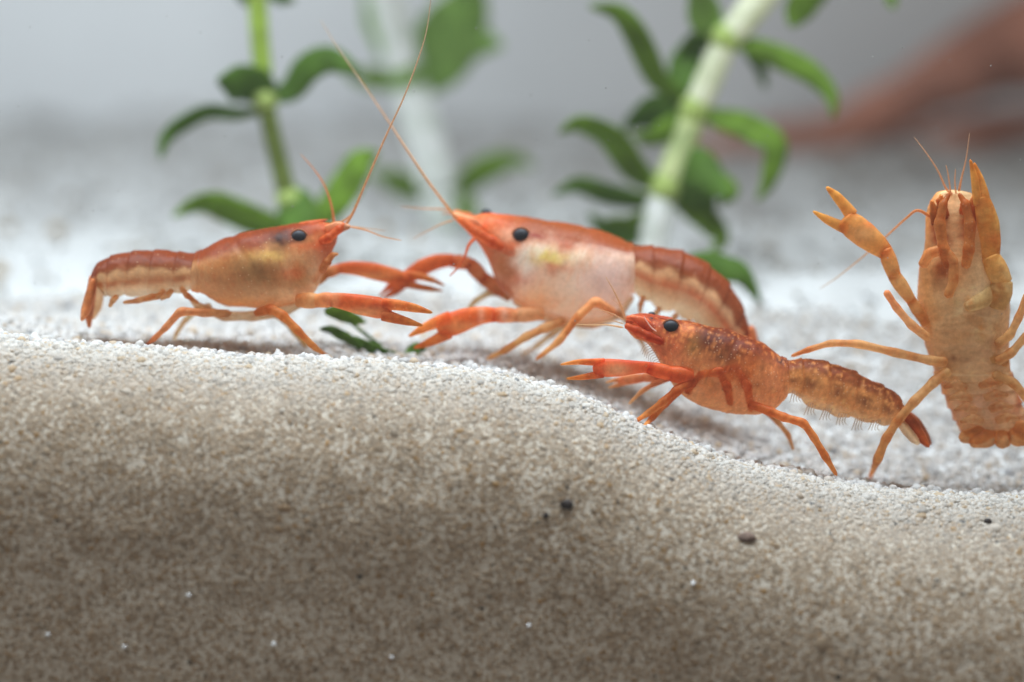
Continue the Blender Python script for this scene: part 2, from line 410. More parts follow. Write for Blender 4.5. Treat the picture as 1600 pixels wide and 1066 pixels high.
def build_wood():
    Y = 12.8
    t = thing('driftwood', 'blurred reddish brown root slanting up behind the upright crayfish', 'driftwood', at(1330, 235, Y))
    def lump(R, u):
        c = np.ones(R.shape[:2] + (4,)); return c
    for name, pts, rad in (('root', [(1060, 275), (1180, 235), (1290, 225), (1400, 165), (1500, 115), (1600, 75), (1760, 30)], [36, 44, 46, 44, 58, 74, 84]),
                           ('side_root', [(1280, 225), (1380, 240), (1500, 215), (1640, 190)], [24, 20, 24, 28])):
        mb = MB()
        c = [at(x, y, Y + 0.25 * (i % 2)) for i, (x, y) in enumerate(pts)]
        r = np.array(rad) / pxcm(Y)
        R = loft(mb, c, r, r * 0.9, (1, 1, 1, 1), m=20, n=60)
        V = np.array(mb.v)
        for i, q in enumerate(V):
            d = fbm(q, 1.3, 3.1) * 0.12; V[i] = q + np.array((0.2 * d, d, d))
        mb.v = V.tolist()
        mb.build(name, M_WOOD, t)
build_wood()

# ------------------------------------------------------------------ water plants
def leaf_material(name, col, trans=0.45):
    return plain(name, col, 0.6, 0.12, 0.28, 4.0, translucent=trans, bump=0.15)
M_LEAF = leaf_material('leaf_green', (0.17, 0.29, 0.03), 0.5)
M_LEAF_DARK = leaf_material('leaf_dark_green', (0.095, 0.185, 0.025), 0.45)
M_LEAF_PALE = leaf_material('leaf_pale_green', (0.24, 0.40, 0.09))
M_STEM = leaf_material('stem_yellow_green', (0.42, 0.56, 0.11), 0.5)
M_STEM_PALE = leaf_material('stem_pale', (0.90, 0.98, 0.86), 0.3)
M_STEM_OLIVE = leaf_material('stem_olive', (0.17, 0.22, 0.05), 0.4)
M_STEM_LIGHT = leaf_material('stem_light_yellow_green', (0.72, 0.86, 0.42), 0.5)
M_STEM_CREAM = leaf_material('stem_cream_green', (0.88, 0.94, 0.62), 0.35)
M_NODE = leaf_material('stem_node', (0.46, 0.58, 0.18), 0.4)

def leaf(parent, pts, half, Y, mat, dy=0.0, twist=0.35, seed=0):
    """one leaf blade: pts in photo pixels from base to tip; dy: how far the tip comes forward (-) or goes back (+)"""
    k = len(pts)
    ctr = [at(x, y, Y + dy * (i / (k - 1)) ** 1.3) for i, (x, y) in enumerate(pts)]
    n = 26
    c = catmull([tuple(q) for q in ctr], n); u = np.linspace(0, 1, n)
    prof = np.sin(np.pi * np.clip(u * 0.93 + 0.07, 0, 1)) ** 0.75 * (1 - 0.25 * u) + 0.06
    w = 0.97 * half / pxcm(Y) * prof / prof.max()
    t = np.gradient(c, axis=0); t /= np.linalg.norm(t, axis=1)[:, None]
    d = np.array((0, 1, 0)); d = d - (t @ d)[:, None] * t; d /= np.linalg.norm(d, axis=1)[:, None]
    nn = np.cross(t, d)
    tw = twist + 0.25 * np.sin(u * 3 + seed)
    across = nn * np.cos(tw)[:, None] + d * np.sin(tw)[:, None]; norm = d * np.cos(tw)[:, None] - nn * np.sin(tw)[:, None]
    cols = np.array([-1, -0.6, -0.2, 0, 0.2, 0.6, 1]); sag = np.array([0.10, 0.02, 0.0, -0.05, 0.0, 0.02, 0.10])
    top = c[:, None] + across[:, None] * (w[:, None] * cols)[..., None] + norm[:, None] * ((half / pxcm(Y)) * sag * 1.2)[None, :, None]
    rip = 0.015 * np.sin(u * 17 + seed)[:, None] * np.abs(cols)[None]
    top = top + norm[:, None] * rip[..., None]
    thick = 0.022 * (1 - np.abs(cols) ** 2 * 0.8)
    bot = top + norm[:, None] * thick[None, :, None]
    mb = MB()
    R = np.concatenate([top, bot[:, ::-1]], 1)
    mb.rings(R, (1, 1, 1, 1))
    return mb.build('leaf', mat, parent)

def stem(parent, pts, half, Y, mat, name='stem', y2=None):
    k = len(pts)
    mb = MB(); c = [at(x, y, Y if y2 is None else Y + (y2 - Y) * i / (k - 1)) for i, (x, y) in enumerate(pts)]
    r = np.array(half) / pxcm(Y) if np.ndim(half) else np.full(k, half / pxcm(Y))
    loft(mb, c, r, r, (1, 1, 1, 1), m=14)
    return mb.build(name, mat, parent)

def root_pt(px, py, Y):
    """continue a stem straight down to the sand"""
    p = at(px, py, Y); z = float(z_top(p.x, Y)) - 0.15
    q = to_px((p.x, Y, z)); return q
# slim green plant behind the crayfish whose claws point right
YA = 3.8
g1 = root_pt(478, 470, YA)
t = thing('water_plant', 'green stemmed water plant rising behind the leftmost crayfish, dark curled leaves', 'plant', at(g1[0], g1[1], YA))
stem(t, [(398, -60), (402, 0), (406, 60), (411, 118), (415, 155)], [15, 15, 15, 15, 16], YA, M_STEM)
stem(t, [(413, 150), (424, 205), (436, 255), (450, 310)], [15, 14, 15, 16], YA, M_STEM_OLIVE)
stem(t, [(450, 305), (462, 380), (474, 450), g1], [15, 15, 14, 14], YA, M_STEM_OLIVE)
stem(t, [(410, 140), (414, 156), (418, 172)], [17, 22, 17], YA, M_NODE, 'stem_node')
stem(t, [(446, 296), (451, 312), (456, 328)], [17, 21, 17], YA, M_NODE, 'stem_node')
leaf(t, [(408, 178), (372, 178), (325, 178), (282, 196), (258, 222), (250, 250)], 17, YA, M_LEAF_DARK, -0.3, 0.5, 1)
leaf(t, [(425, 160), (398, 140), (372, 130), (342, 126)], 36, YA, M_LEAF_DARK, -0.6, 0.3, 2)
leaf(t, [(420, 150), (452, 140), (478, 108), (512, 92), (542, 104), (566, 122)], 25, YA, M_LEAF_DARK, -0.2, 0.5, 3)
leaf(t, [(468, 375), (420, 355), (360, 330), (315, 318), (272, 340)], 25, YA, M_LEAF, -0.5, 0.4, 4)
leaf(t, [(452, 296), (462, 322), (468, 350), (470, 385)], 34, YA, M_LEAF_DARK, -0.7, 0.2, 5)
leaf(t, [(488, 350), (520, 318), (545, 275), (566, 246), (592, 238)], 31, YA, M_LEAF, 0.2, 0.35, 6)
leaf(t, [(402, 2), (384, -6), (360, -24)], 18, YA, M_LEAF_DARK, 0.2, 0.3, 7)
leaf(t, [(420, -6), (440, -4), (462, 2)], 13, YA, M_LEAF_DARK, 0.2, 0.3, 8)

# pale thick stem, farther back
YB = 6.8
g2 = root_pt(704, 440, YB)
t = thing('water_plant', 'very blurred water plant with thick whitish green stem rising between the facing crayfish', 'plant', at(g2[0], g2[1], YB))
stem(t, [(592, -70), (606, 0), (622, 60), (634, 118)], [27, 28, 27, 27], YB, M_STEM_PALE)
stem(t, [(638, 124), (656, 190), (672, 245), (686, 300)], [27, 30, 30, 29], YB, M_STEM_PALE)
stem(t, [(686, 296), (692, 350), (698, 400), g2], [29, 27, 26, 25], YB, M_STEM_PALE)
stem(t, [(631, 108), (637, 122), (642, 136)], [29, 34, 29], YB, M_LEAF_PALE, 'stem_node')
leaf(t, [(648, 132), (672, 100), (700, 56), (726, 14), (744, -40)], 58, YB, M_LEAF_PALE, -0.3, 0.15, 1)
leaf(t, [(672, 96), (712, 76), (748, 66), (784, 72)], 30, YB, M_LEAF_PALE, -0.4, 0.3, 2)
leaf(t, [(640, 130), (604, 124), (566, 122), (536, 108)], 19, YB, M_LEAF, 0.4, 0.4, 3)
leaf(t, [(712, 312), (730, 285), (762, 262), (798, 250), (836, 258)], 22, YB, M_LEAF, -0.2, 0.35, 4)
leaf(t, [(690, 296), (646, 296), (606, 282), (572, 272)], 24, YB, M_LEAF, 0.3, 0.35, 5)
leaf(t, [(704, 304), (722, 318), (734, 332), (738, 352)], 20, YB, M_LEAF, -0.4, 0.4, 6)
leaf(t, [(618, 104), (594, 64), (578, 20), (570, -40)], 22, YB, M_LEAF_PALE, 0.4, 0.5, 7)

# bright yellow-green plant at the right
YR = 4.0
g3 = root_pt(1008, 440, YR)
t = thing('water_plant', 'leaning water plant with pale yellow green stem and many curled leaves above the middle crayfish', 'plant', at(g3[0], g3[1], YR))
stem(t, [(1236, -70), (1190, -6), (1162, 30), (1134, 64)], [24, 24, 23, 21], YR, M_STEM_CREAM)
stem(t, [(1136, 60), (1110, 118), (1086, 172)], [20, 21, 21], YR, M_STEM_CREAM)
stem(t, [(1088, 166), (1066, 226), (1042, 290)], [20, 21, 22], YR, M_STEM_LIGHT)
stem(t, [(1038, 296), (1026, 345), (1018, 400), g3], [20, 24, 22, 21], YR, M_STEM_PALE)
stem(t, [(1142, 44), (1134, 60), (1126, 76)], [21, 26, 21], YR, M_NODE, 'stem_node')
stem(t, [(1094, 156), (1085, 172), (1079, 190)], [21, 25, 21], YR, M_NODE, 'stem_node')
stem(t, [(1048, 276), (1040, 294), (1034, 312)], [22, 26, 22], YR, M_NODE, 'stem_node')
leaf(t, [(1066, 158), (1030, 128), (1008, 90), (992, 52), (964, 20), (920, 10)], 23, YR, M_LEAF, -0.5, 0.3, 1)
leaf(t, [(1064, 148), (1066, 116), (1080, 80), (1112, 52)], 27, YR, M_LEAF_DARK, 0.4, 0.4, 2)
leaf(t, [(1146, 66), (1180, 74), (1224, 92), (1270, 116), (1298, 148), (1304, 184)], 20, YR, M_LEAF, -0.4, 0.35, 3)
leaf(t, [(1130, 54), (1106, 34), (1096, 4), (1086, -36)], 28, YR, M_LEAF_PALE, -0.3, 0.3, 4)
leaf(t, [(1074, 186), (1038, 176), (1008, 184), (972, 206)], 31, YR, M_LEAF_DARK, 0.4, 0.2, 5)
leaf(t, [(1030, 296), (996, 272), (970, 238), (942, 208), (906, 196), (874, 208)], 27, YR, M_LEAF, -0.6, 0.4, 6)
leaf(t, [(1096, 172), (1134, 186), (1180, 200), (1212, 228), (1206, 276), (1184, 314)], 28, YR, M_LEAF, -0.4, 0.45, 7)
leaf(t, [(1042, 296), (1062, 272), (1088, 262), (1112, 284), (1140, 310)], 35, YR, M_LEAF_DARK, -0.6, 0.3, 8)
leaf(t, [(1028, 312), (990, 314), (944, 302), (900, 290), (864, 306)], 19, YR, M_LEAF_DARK, -0.3, 0.5, 9)
leaf(t, [(1050, 306), (1080, 326), (1106, 344), (1126, 372), (1112, 398)], 21, YR, M_LEAF, -0.3, 0.3, 10)
leaf(t, [(1012, 372), (976, 368), (946, 358), (918, 336)], 21, YR, M_LEAF_DARK, -0.2, 0.4, 11)
leaf(t, [(1050, 420), (1096, 414), (1130, 418), (1164, 432), (1190, 474)], 24, 2.5, M_LEAF_DARK, 0.0, 0.2, 12)
leaf(t, [(1040, 300), (1064, 292), (1092, 300), (1116, 326)], 30, YR, M_LEAF_DARK, -0.3, 0.2, 15)
leaf(t, [(1050, 290), (1084, 272), (1120, 284), (1142, 300), (1128, 322)], 20, YR, M_LEAF, -0.5, 0.5, 16)
leaf(t, [(1076, 180), (1050, 200), (1020, 214), (990, 214)], 20, YR, M_LEAF, -0.3, 0.4, 17)
leaf(t, [(1128, 60), (1098, 62), (1074, 82), (1062, 112)], 20, YR, M_LEAF_DARK, 0.3, 0.4, 18)
leaf(t, [(1024, 330), (1000, 346), (972, 350), (946, 342)], 18, YR, M_LEAF, -0.2, 0.4, 19)
leaf(t, [(1144, 62), (1172, 80), (1190, 108), (1196, 140)], 15, YR, M_LEAF_DARK, 0.4, 0.5, 20)
leaf(t, [(1300, -50), (1272, -14), (1250, 14), (1236, 42)], 32, YR, M_LEAF, -0.2, 0.25, 13)
leaf(t, [(1386, -30), (1392, -8), (1396, 14)], 12, YR, M_LEAF, -0.2, 0.25, 14)

# little sprig low on the sand
YS = 1.5
p0 = on_sand(630, 556, YS)
YS = min(max(p0.y, 0.6), 2.2)
t = thing('water_plant', 'small dark green sprig lying low on the sand below the locked claws', 'plant', at(632, 556, YS))
leaf(t, [(634, 562), (590, 552), (560, 538), (536, 526)], 14, YS, M_LEAF_DARK, 0.1, 0.2, 1)
leaf(t, [(566, 542), (540, 528), (518, 516), (498, 514)], 9, YS, M_LEAF_DARK, 0.1, 0.2, 2)
leaf(t, [(632, 560), (646, 550), (656, 544), (668, 540)], 12, YS, M_LEAF_DARK, 0.1, 0.2, 3)
leaf(t, [(508, 486), (530, 490), (552, 498), (574, 504)], 12, YS, M_LEAF, 0.2, 0.2, 4)
stem(t, [(632, 566), (606, 548), (570, 522), (540, 496)], 3, YS + 0.25, M_LEAF_DARK, 'stem')

# ------------------------------------------------------------------ crayfish
GAIN = 1.35
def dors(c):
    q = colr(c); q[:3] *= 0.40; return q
def colr(c, a=1.0):
    r, g, b_ = lin(c); l = 0.3 * r + 0.5 * g + 0.2 * b_
    q = [(x * 0.96 + l * 0.04) * GAIN for x in (r, g, b_)]; k = min(1.0, 0.88 / max(q))
    return np.array((q[0] * k, q[1] * k, q[2] * k, a))
def mottle(base, f, amt=1.0):
    """patches of redder pigment over the paler ground colour"""
    t = min(1.0, max(0.0, 0.30 + 2.0 * f)) * amt
    o = base.copy(); o[:3] = base[:3] * (1.12 * (1 - t) + np.array((0.90, 0.60, 0.42)) * t); return o

class Crayfish:
    def __init__(s, label, Y, foot):
        s.Y = Y; s.root = thing('crayfish', label, 'crayfish', foot, 'orange dwarf crayfish on the sand'); s.bvh = None
    def P(s, px, py, dy=0.0): return tuple(at(px, py, s.Y + dy))
    def trunk(s, st, tail_from, colour, m=56, n=220, nseg=6, ventral=False, extra=None, mat=None, alpha=0.76):
        """st: stations (top px, bottom px, half width cm) from head to tail; tail_from: station where the abdomen starts"""
        k = len(st)
        T = catmull([s.P(*q[0]) for q in st], n); Bo = catmull([s.P(*q[1]) for q in st], n)
        u = np.linspace(0, k - 1, n); w = np.interp(u, range(k), [q[2] for q in st])
        w = np.convolve(np.pad(w, 4, mode='edge'), np.ones(9) / 9, 'valid')
        ctr = (T + Bo) / 2; half = (T - Bo) / 2
        ab = np.clip((u - tail_from) / (k - 1 - tail_from), 0, 1)     # 0..1 along the abdomen
        isab = (u >= tail_from)
        ph = np.where(isab, (ab * nseg) % 1.0, 0.0)
        saw = np.where(isab, 1 + 0.075 * (ph ** 1.5) - 0.035, 1.0)         # each ring overlaps the next
        lip = np.where((u > tail_from - 0.55) & (~isab), 1.05, 1.0)
        th = np.linspace(0, 2 * np.pi, m, endpoint=False); cs, sn = np.cos(th), np.sin(th)
        e = 2 / 2.25
        cs2 = np.sign(cs) * np.abs(cs) ** e; sn2 = np.sign(sn) * np.abs(sn) ** e
        side = 1 - 0.18 * np.clip(cs, 0, 1) ** 1.5 if not ventral else np.ones(m)       # back narrower than flank
        R = np.zeros((n, m, 3)); V = np.zeros((n, m)); U = np.zeros((n, m)); PH = np.zeros((n, m)); AB = np.zeros((n, m))
        for i in range(n):
            hl = half[i] * saw[i] * lip[i]
            lowx = cs2.copy()
            if isab[i] and not ventral:                     # scalloped lower edge of each ring
                lowx = np.where(cs < -0.6, cs2 * (1 + 0.13 * (math.sin(math.pi * ph[i]) - 0.5)), cs2)
            R[i] = ctr[i] + hl[None] * lowx[:, None] + np.array((0, 1, 0))[None] * (w[i] * saw[i] * lip[i] * sn2 * side)[:, None]
            V[i] = cs; U[i] = u[i]; PH[i] = ph[i]; AB[i] = np.where(isab[i], ab[i] * nseg, -1)
        ends = np.minimum(np.arange(n), 6) / 6.0
        r = np.sqrt(np.clip(1 - (1 - ends) ** 2, 0.01, 1)); R = ctr[:, None] + (R - ctr[:, None]) * r[:, None, None]
        ends = np.minimum(np.arange(n)[::-1], 6) / 6.0
        r = np.sqrt(np.clip(1 - (1 - ends) ** 2, 0.01, 1)); R = ctr[:, None] + (R - ctr[:, None]) * r[:, None, None]
        # fine unevenness
        for i in range(n):
            for j in range(m):
                d = fbm(R[i, j], 5.0, 1.7) * 0.012 + fbm(R[i, j], 24.0, 4.4) * 0.004
                if not ventral and not isab[i]: d -= 0.012 * math.exp(-((u[i] - 5.3 - 0.9 * cs[j]) / 0.17) ** 2) * min(1.0, max(0.0, cs[j] + 0.75) * 2)
                R[i, j] += (R[i, j] - ctr[i]) / (np.linalg.norm(R[i, j] - ctr[i]) + 1e-6) * d
        col = np.zeros((n, m, 4))
        for i in range(n):
            for j in range(m):
                x, y = to_px(R[i, j]); q = R[i, j]
                near = sn[j] <= 0.15
                col[i, j] = colour(x, y, V[i, j], U[i, j], AB[i, j], PH[i, j], fbm(q, 4.0, 5.0), fbm(q, 22.0, 8.0), sn[j])
        col[..., 3] *= alpha * (0.80 + 0.20 * sstep(-0.1, 0.9, V))
        mb = MB(); mb.rings(R, col)
        s.bvh = BVHTree.FromPolygons([tuple(q) for q in R.reshape(-1, 3)], [f for f in mb.f if max(f) < n * m])
        if extra: extra(mb)
        s.body = mb.build('body', mat or M_SHELL, s.root)
        return s.body
    def surf(s, px, py, fallback=0.0):
        h = s.bvh.ray_cast(CAM, ray(px, py))[0]
        return h if h is not None else at(px, py, s.Y + fallback)
    def eye(s, px, py, rp, dy=None):
        r = 0.9 * rp / pxcm(s.Y)
        c = s.surf(px, py) + ray(px, py) * (r * 0.12) if dy is None else at(px, py, s.Y + dy)
        mb = MB(); nr, m = 14, 20
        th = np.linspace(0.05, math.pi - 0.05, nr); ph = np.linspace(0, 2 * np.pi, m, endpoint=False)
        R = np.zeros((nr, m, 3))
        for i in range(nr):
            R[i] = np.stack([r * 1.06 * np.sin(th[i]) * np.cos(ph), np.full(m, -r * 0.7 * np.cos(th[i])), r * 0.94 * np.sin(th[i]) * np.sin(ph)], 1) + np.array(c)
        mb.rings(R, (0, 0, 0, 1)); mb.build('eye', M_EYE, s.root)
        if dy is None:                                     # pale socket rim round the eye
            rim = MB(); ph = np.linspace(0, 2 * np.pi, 28, endpoint=False)
            q = np.linspace(0, 2 * np.pi, 8, endpoint=False)
            R = np.zeros((29, 8, 3))
            for i in range(29):
                a = 2 * math.pi * i / 28
                o = np.array((math.cos(a) * r * 1.16, 0, math.sin(a) * r * 1.04)); d = o / np.linalg.norm(o)
                R[i] = np.array(c) + np.array((0, r * 0.10, 0)) + o + (d[None] * np.cos(q)[:, None] + np.array((0, 1, 0))[None] * np.sin(q)[:, None]) * r * 0.13
            rim.rings(R, colr((150, 95, 62))); rim.build('eye_socket', M_LIMB, s.root)
    def limb(s, name, pts, rad, c1, c2, a=0.72, flat=1.0, joints=(), foot=False, child=None, mat=None, bulge=0.18, seed=0):
        """pts: (px, py, dy); rad in pixels; colours run from c1 to c2 with darker joints"""
        q = [s.P(*p) for p in pts]
        if foot:                                            # last point stands on the sand
            h = on_sand(pts[-1][0], pts[-1][1], s.Y)
            if abs(h.y - (s.Y + pts[-1][2])) < 0.75: q[-1] = tuple(h)
        k = len(q); n = k * 9
        r = 0.88 * (np.array(rad, float) if np.ndim(rad) else np.full(k, float(rad))) / pxcm(s.Y)
        A = np.interp(np.linspace(0, k - 1, n), range(k), r)
        uu = np.linspace(0, k - 1, n); Q = np.array(q)
        c = np.stack([np.interp(uu, range(k), Q[:, d]) for d in range(3)], 1)
        cp = np.pad(c, ((2, 2), (0, 0)), mode='reflect', reflect_type='odd'); c = sum(cp[i:i + n] for i in range(5)) / 5
        for j in range(1, k - 1): A = A * (1 + bulge * np.exp(-((uu - j) / 0.16) ** 2) - bulge * 0.5 * np.exp(-((uu - j - 0.3) / 0.16) ** 2))
        C1, C2 = colr(c1, a), colr(c2, a); C1[:3] *= (0.88, 0.86, 0.72); C2[:3] *= (0.88, 0.86, 0.72)
        def cf(R, u):
            out = np.zeros(R.shape[:2] + (4,))
            for i in range(R.shape[0]):
                base = C1 * (1 - u[i]) + C2 * u[i]
                up_ = u[i] * (k - 1); near_j = min(abs(up_ - j) for j in range(k)) if k > 2 else 1
                for j in range(R.shape[1]):
                    f = fbm(R[i, j], 6.0, 3.0 + seed) + 0.5 * fbm(R[i, j], 19.0, seed) + (0.12 if near_j < 0.15 else -0.12)
                    out[i, j] = np.clip(mottle(base, f, 0.85), 0, 0.95); out[i, j, 3] = a
            return out
        mb = child or MB()
        loft(mb, c, A, A * flat, cf, m=12, n=n)
        if child is None: return mb.build(name, mat or M_LIMB, s.root)
    def thread(s, name, pts, r0, r1, c1, c2=None, a=0.9):
        q = [s.P(*p) for p in pts]; k = len(q)
        r = 0.68 * np.linspace(r0, r1, k) / pxcm(s.Y); a *= 0.72
        mb = MB(); n = max(40, 10 * k)
        C1, C2 = colr(c1, a), colr(c2 or c1, a * 0.75)
        def cf(R, u):
            band = 1 + 0.10 * np.sin(np.arange(len(u)) * 2.2)
            o = C1[None] * (1 - u[:, None]) + C2[None] * u[:, None]; o = o * np.stack([band, band, band, np.ones_like(band)], 1)
            return np.broadcast_to(o[:, None], R.shape[:2] + (4,))
        loft(mb, q, r, r, cf, m=7, n=n)
        return mb.build(name, M_THREAD, s.root)
    def claw(s, arm, palm, fixed, mov, dy0, dy1, cA, cP, cF, a=0.78, thick=0.6, patch=None):
        """arm: (px,py,half) list; palm: list along the hand; fixed, mov: finger lists. Depth runs dy0 (shoulder) to dy1 (finger tips)."""
        total = len(arm) + len(palm) + len(fixed)
        mb = MB()
        def put(L_, d0, d1, cols, tgt, th, rounded=True, power=2.2, seed=0):
            k = len(L_)
            q = [s.P(x, y, d0 + (d1 - d0) * i / (k - 1)) for i, (x, y, h) in enumerate(L_)]
            hw = 0.93 * np.array([h for _, _, h in L_]) / pxcm(s.Y)
            C1, C2 = colr(cols[0], a), colr(cols[1], a)
            def cf(R, u):
                out = np.zeros(R.shape[:2] + (4,))
                for i in range(R.shape[0]):
                    for j in range(R.shape[1]):
                        x, y = to_px(R[i, j]); f = fbm(R[i, j], 5.0, 2.0 + seed) * 0.5 + fbm(R[i, j], 16, 4) * 0.25
                        base = C1 * (1 - u[i]) + C2 * u[i]
                        cc = mottle(base, f * 1.5 - 0.1); cc[:3] *= (0.88, 0.86, 0.72)
                        if patch:
                            for (bx, by, sx, sy, pc, st) in patch:
                                g = st * math.exp(-((x - bx) / sx) ** 2 - ((y - by) / sy) ** 2); cc = cc * (1 - g) + colr(pc, a) * g
                        cc[3] = a; out[i, j] = np.clip(cc, 0, 0.95); out[i, j, 3] = a
                return out
            loft(tgt, q, hw, hw * th, cf, m=20, n=max(24, 10 * k), rounded=rounded, power=power)
        da, dp = dy0 + (dy1 - dy0) * 0.45, dy0 + (dy1 - dy0) * 0.8
        # the arm is jointed: one hump per link
        for i in range(len(arm) - 1):
            f0, f1 = i / (len(arm) - 1), (i + 1) / (len(arm) - 1)
            x0, y0, h0 = arm[i]; x1, y1, h1 = arm[i + 1]
            ex, ey = (x1 - x0) * 0.12, (y1 - y0) * 0.12
            put([(x0 - ex, y0 - ey, h0 * 0.82), ((x0 * 2 + x1) / 3, (y0 * 2 + y1) / 3, (h0 * 2 + h1) / 3), ((x0 + x1 * 2) / 3, (y0 + y1 * 2) / 3, (h0 + h1 * 2) / 3 * 1.05), (x1 + ex, y1 + ey, h1 * 0.85)],
                dy0 + (da - dy0) * f0, dy0 + (da - dy0) * f1, (cA, cP if i == len(arm) - 2 else cA), mb, 0.85, seed=i)
        put(palm, da, dp, (cP, cP), mb, thick, seed=5)
        put(fixed, dp, dy1, (cP, cF), mb, thick * 1.1, seed=7)
        o = mb.build('claw', M_LIMB, s.root)
        m2 = MB(); put(mov, dp, dy1 - 0.03, (cP, cF), m2, thick * 1.1, seed=9); m2.build('movable_finger', M_LIMB, o)
        return o
    def blade(s, name, pts, half, thick, c1, c2, a=0.9, twist=0.0, parent=None, dy=(0, 0)):
        k = len(pts); q = [s.P(x, y, dy[0] + (dy[1] - dy[0]) * i / (k - 1)) for i, (x, y) in enumerate(pts)]
        hw = np.array(half, float) / pxcm(s.Y)
        C1, C2 = colr(c1, a), colr(c2, a)
        def cf(R, u):
            out = np.zeros(R.shape[:2] + (4,))
            for i in range(R.shape[0]):
                for j in range(R.shape[1]):
                    st = 0.5 + 0.5 * math.cos(j / R.shape[1] * 2 * math.pi * 4)
                    cc = (C1 * (1 - u[i]) + C2 * u[i]) * (0.85 + 0.3 * st + 0.4 * fbm(R[i, j], 8, 2)); cc[3] = a; out[i, j] = np.clip(cc, 0, 0.95)
            return out
        mb = MB(); loft(mb, q, hw, np.full(k, thick), cf, m=18, n=28, twist=twist)
        return mb.build(name, M_SHELL, parent or s.root)

def blobs(base, x, y, lst, wob=0.0):
    q = Vector((x * 0.035, y * 0.035, 0.5)); x += 7 * mnoise.noise(q) + 5 * mnoise.noise(q * 3.1); y += 7 * mnoise.noise(q + Vector((9, 4, 2))) + 5 * mnoise.noise(q * 3.1 + Vector((3, 8, 1)))
    for (bx, by, sx, sy, c, st) in lst:
        g = 1.25 * st * math.exp(-((x - bx) / sx) ** 2 - ((y - by) / sy) ** 2) * (1 + wob)
        g = min(1, max(0, g)); base = base * (1 - g) + np.append(colr(c)[:3], base[3]) * g
    return base
def mixc(a, b, t): return a * (1 - t) + b * t
def s1(a, b, x):
    t = min(1, max(0, (x - a) / (b - a))); return t * t * (3 - 2 * t)

def rostrum(cf, tip, back, half, dy=0.0, c=(175, 75, 30)):
    """pointed beak joined to the front of the shell"""
    def f(mb):
        q = [cf.P(*back, dy), cf.P((back[0] * 2 + tip[0]) / 3, (back[1] * 2 + tip[1]) / 3, dy), cf.P((back[0] + tip[0] * 2) / 3, (back[1] + tip[1] * 2) / 3, dy), cf.P(*tip, dy)]
        h = np.array((half, half * 0.9, half * 0.65, half * 0.15)) / pxcm(cf.Y)
        loft(mb, q, h, h * 2.4, colr(c), m=16)
    return f

# ---- A: the one at the left, facing right
a = Crayfish('leftmost crayfish, facing right, brown round flank and tail bent down', 0.55, on_sand(370, 552, 0.55))
BA = [(438, 374, 18, 15, (58, 30, 20), .95), (392, 424, 40, 24, (128, 88, 44), .8), (345, 430, 22, 30, (160, 96, 44), .55), (424, 400, 28, 9, (206, 168, 84), .8), (468, 408, 24, 24, (214, 156, 108), .8), (486, 386, 28, 9, (188, 76, 26), .85), (462, 424, 18, 7, (196, 96, 46), .7),
      (495, 437, 20, 22, (222, 184, 140), .8), (448, 460, 40, 10, (214, 170, 118), .6), (380, 472, 50, 7, (196, 128, 62), .6)]
def colA(x, y, v, u, ab, ph, n1, n2, sn):
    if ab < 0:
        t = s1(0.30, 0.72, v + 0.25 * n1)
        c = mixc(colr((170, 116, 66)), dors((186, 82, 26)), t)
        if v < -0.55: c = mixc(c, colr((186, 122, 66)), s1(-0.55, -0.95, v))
        c = mixc(colr((172, 82, 36)), c, s1(1.2, 3.4, u))
        if v < 0.45: c = blobs(c, x, y, BA, 0.6 * n1)
        else: c = blobs(c, x, y, BA[:1], n1)
        c = mottle(c, 0.9 * n1 + 1.3 * n2 - 0.22, 0.6)
        c[3] = 1.0
    else:
        edge = 0.30 - 0.30 * abs(ph - 0.5)
        c = mixc(colr((200, 152, 100)), dors((176, 74, 18)), s1(edge - 0.12, edge + 0.10, v + 0.12 * n1))
        g = math.exp(-((v + 0.18 + 0.03 * ab) / 0.16) ** 2) * (0.75 + 0.35 * (ph > 0.4)); c = mixc(c, colr((166, 86, 36)), min(1, g))
        if v < -0.5: c = mixc(c, colr((188, 158, 118)), s1(-0.5, -0.8, v))
        if ph < 0.10 or ph > 0.93: c[:3] *= (0.9, 0.82, 0.75)
        c[3] = 1.0 - 0.35 * s1(-0.35, -0.8, v)
    c[:3] *= 1 + 0.22 * n1 + 0.12 * n2
    return np.clip(c, 0, 0.95)
stA = [((527, 356), (528, 376), .06), ((515, 350), (519, 394), .13), ((495, 345), (507, 424), .20), ((470, 348), (491, 456), .27), ((440, 352), (465, 473), .32), ((405, 358), (428, 480), .35),
       ((370, 366), (386, 481), .36), ((340, 377), (345, 474), .34), ((321, 388), (319, 460), .29), ((306, 396), (301, 453), .25), ((284, 395), (278, 457), .25), ((252, 391), (246, 460), .25), ((222, 391), (214, 462), .25),
       ((192, 395), (184, 463), .24), ((165, 403), (167, 462), .22), ((149, 416), (160, 454), .19), ((141, 433), (157, 450), .15)]
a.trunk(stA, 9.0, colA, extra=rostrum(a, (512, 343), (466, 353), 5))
a.eye(467, 370, 12); a.eye(502, 350, 8, 0.16)
a.blade('antennal_scale', [(508, 362), (528, 356), (548, 354)], [9, 10, 3], 0.025, (205, 120, 70), (214, 160, 122), 0.85, dy=(-0.12, -0.15))
a.limb('antenna_base', [(498, 378, -.14), (514, 372, -.17), (530, 358, -.15), (540, 350, -.13)], [7, 8, 7, 5], (196, 92, 42), (204, 110, 62))
a.limb('antenna_base', [(508, 356, .08), (524, 352, .08), (534, 350, .08)], [6, 6, 5], (196, 110, 62), (204, 130, 82))
a.thread('antenna', [(540, 352, -.13), (553, 330, -.14), (572, 285, -.18), (602, 215, -.25), (632, 150, -.32), (656, 85, -.38), (668, 40, -.4), (676, -30, -.45)], 3.6, 0.8, (196, 132, 84), (190, 160, 130))
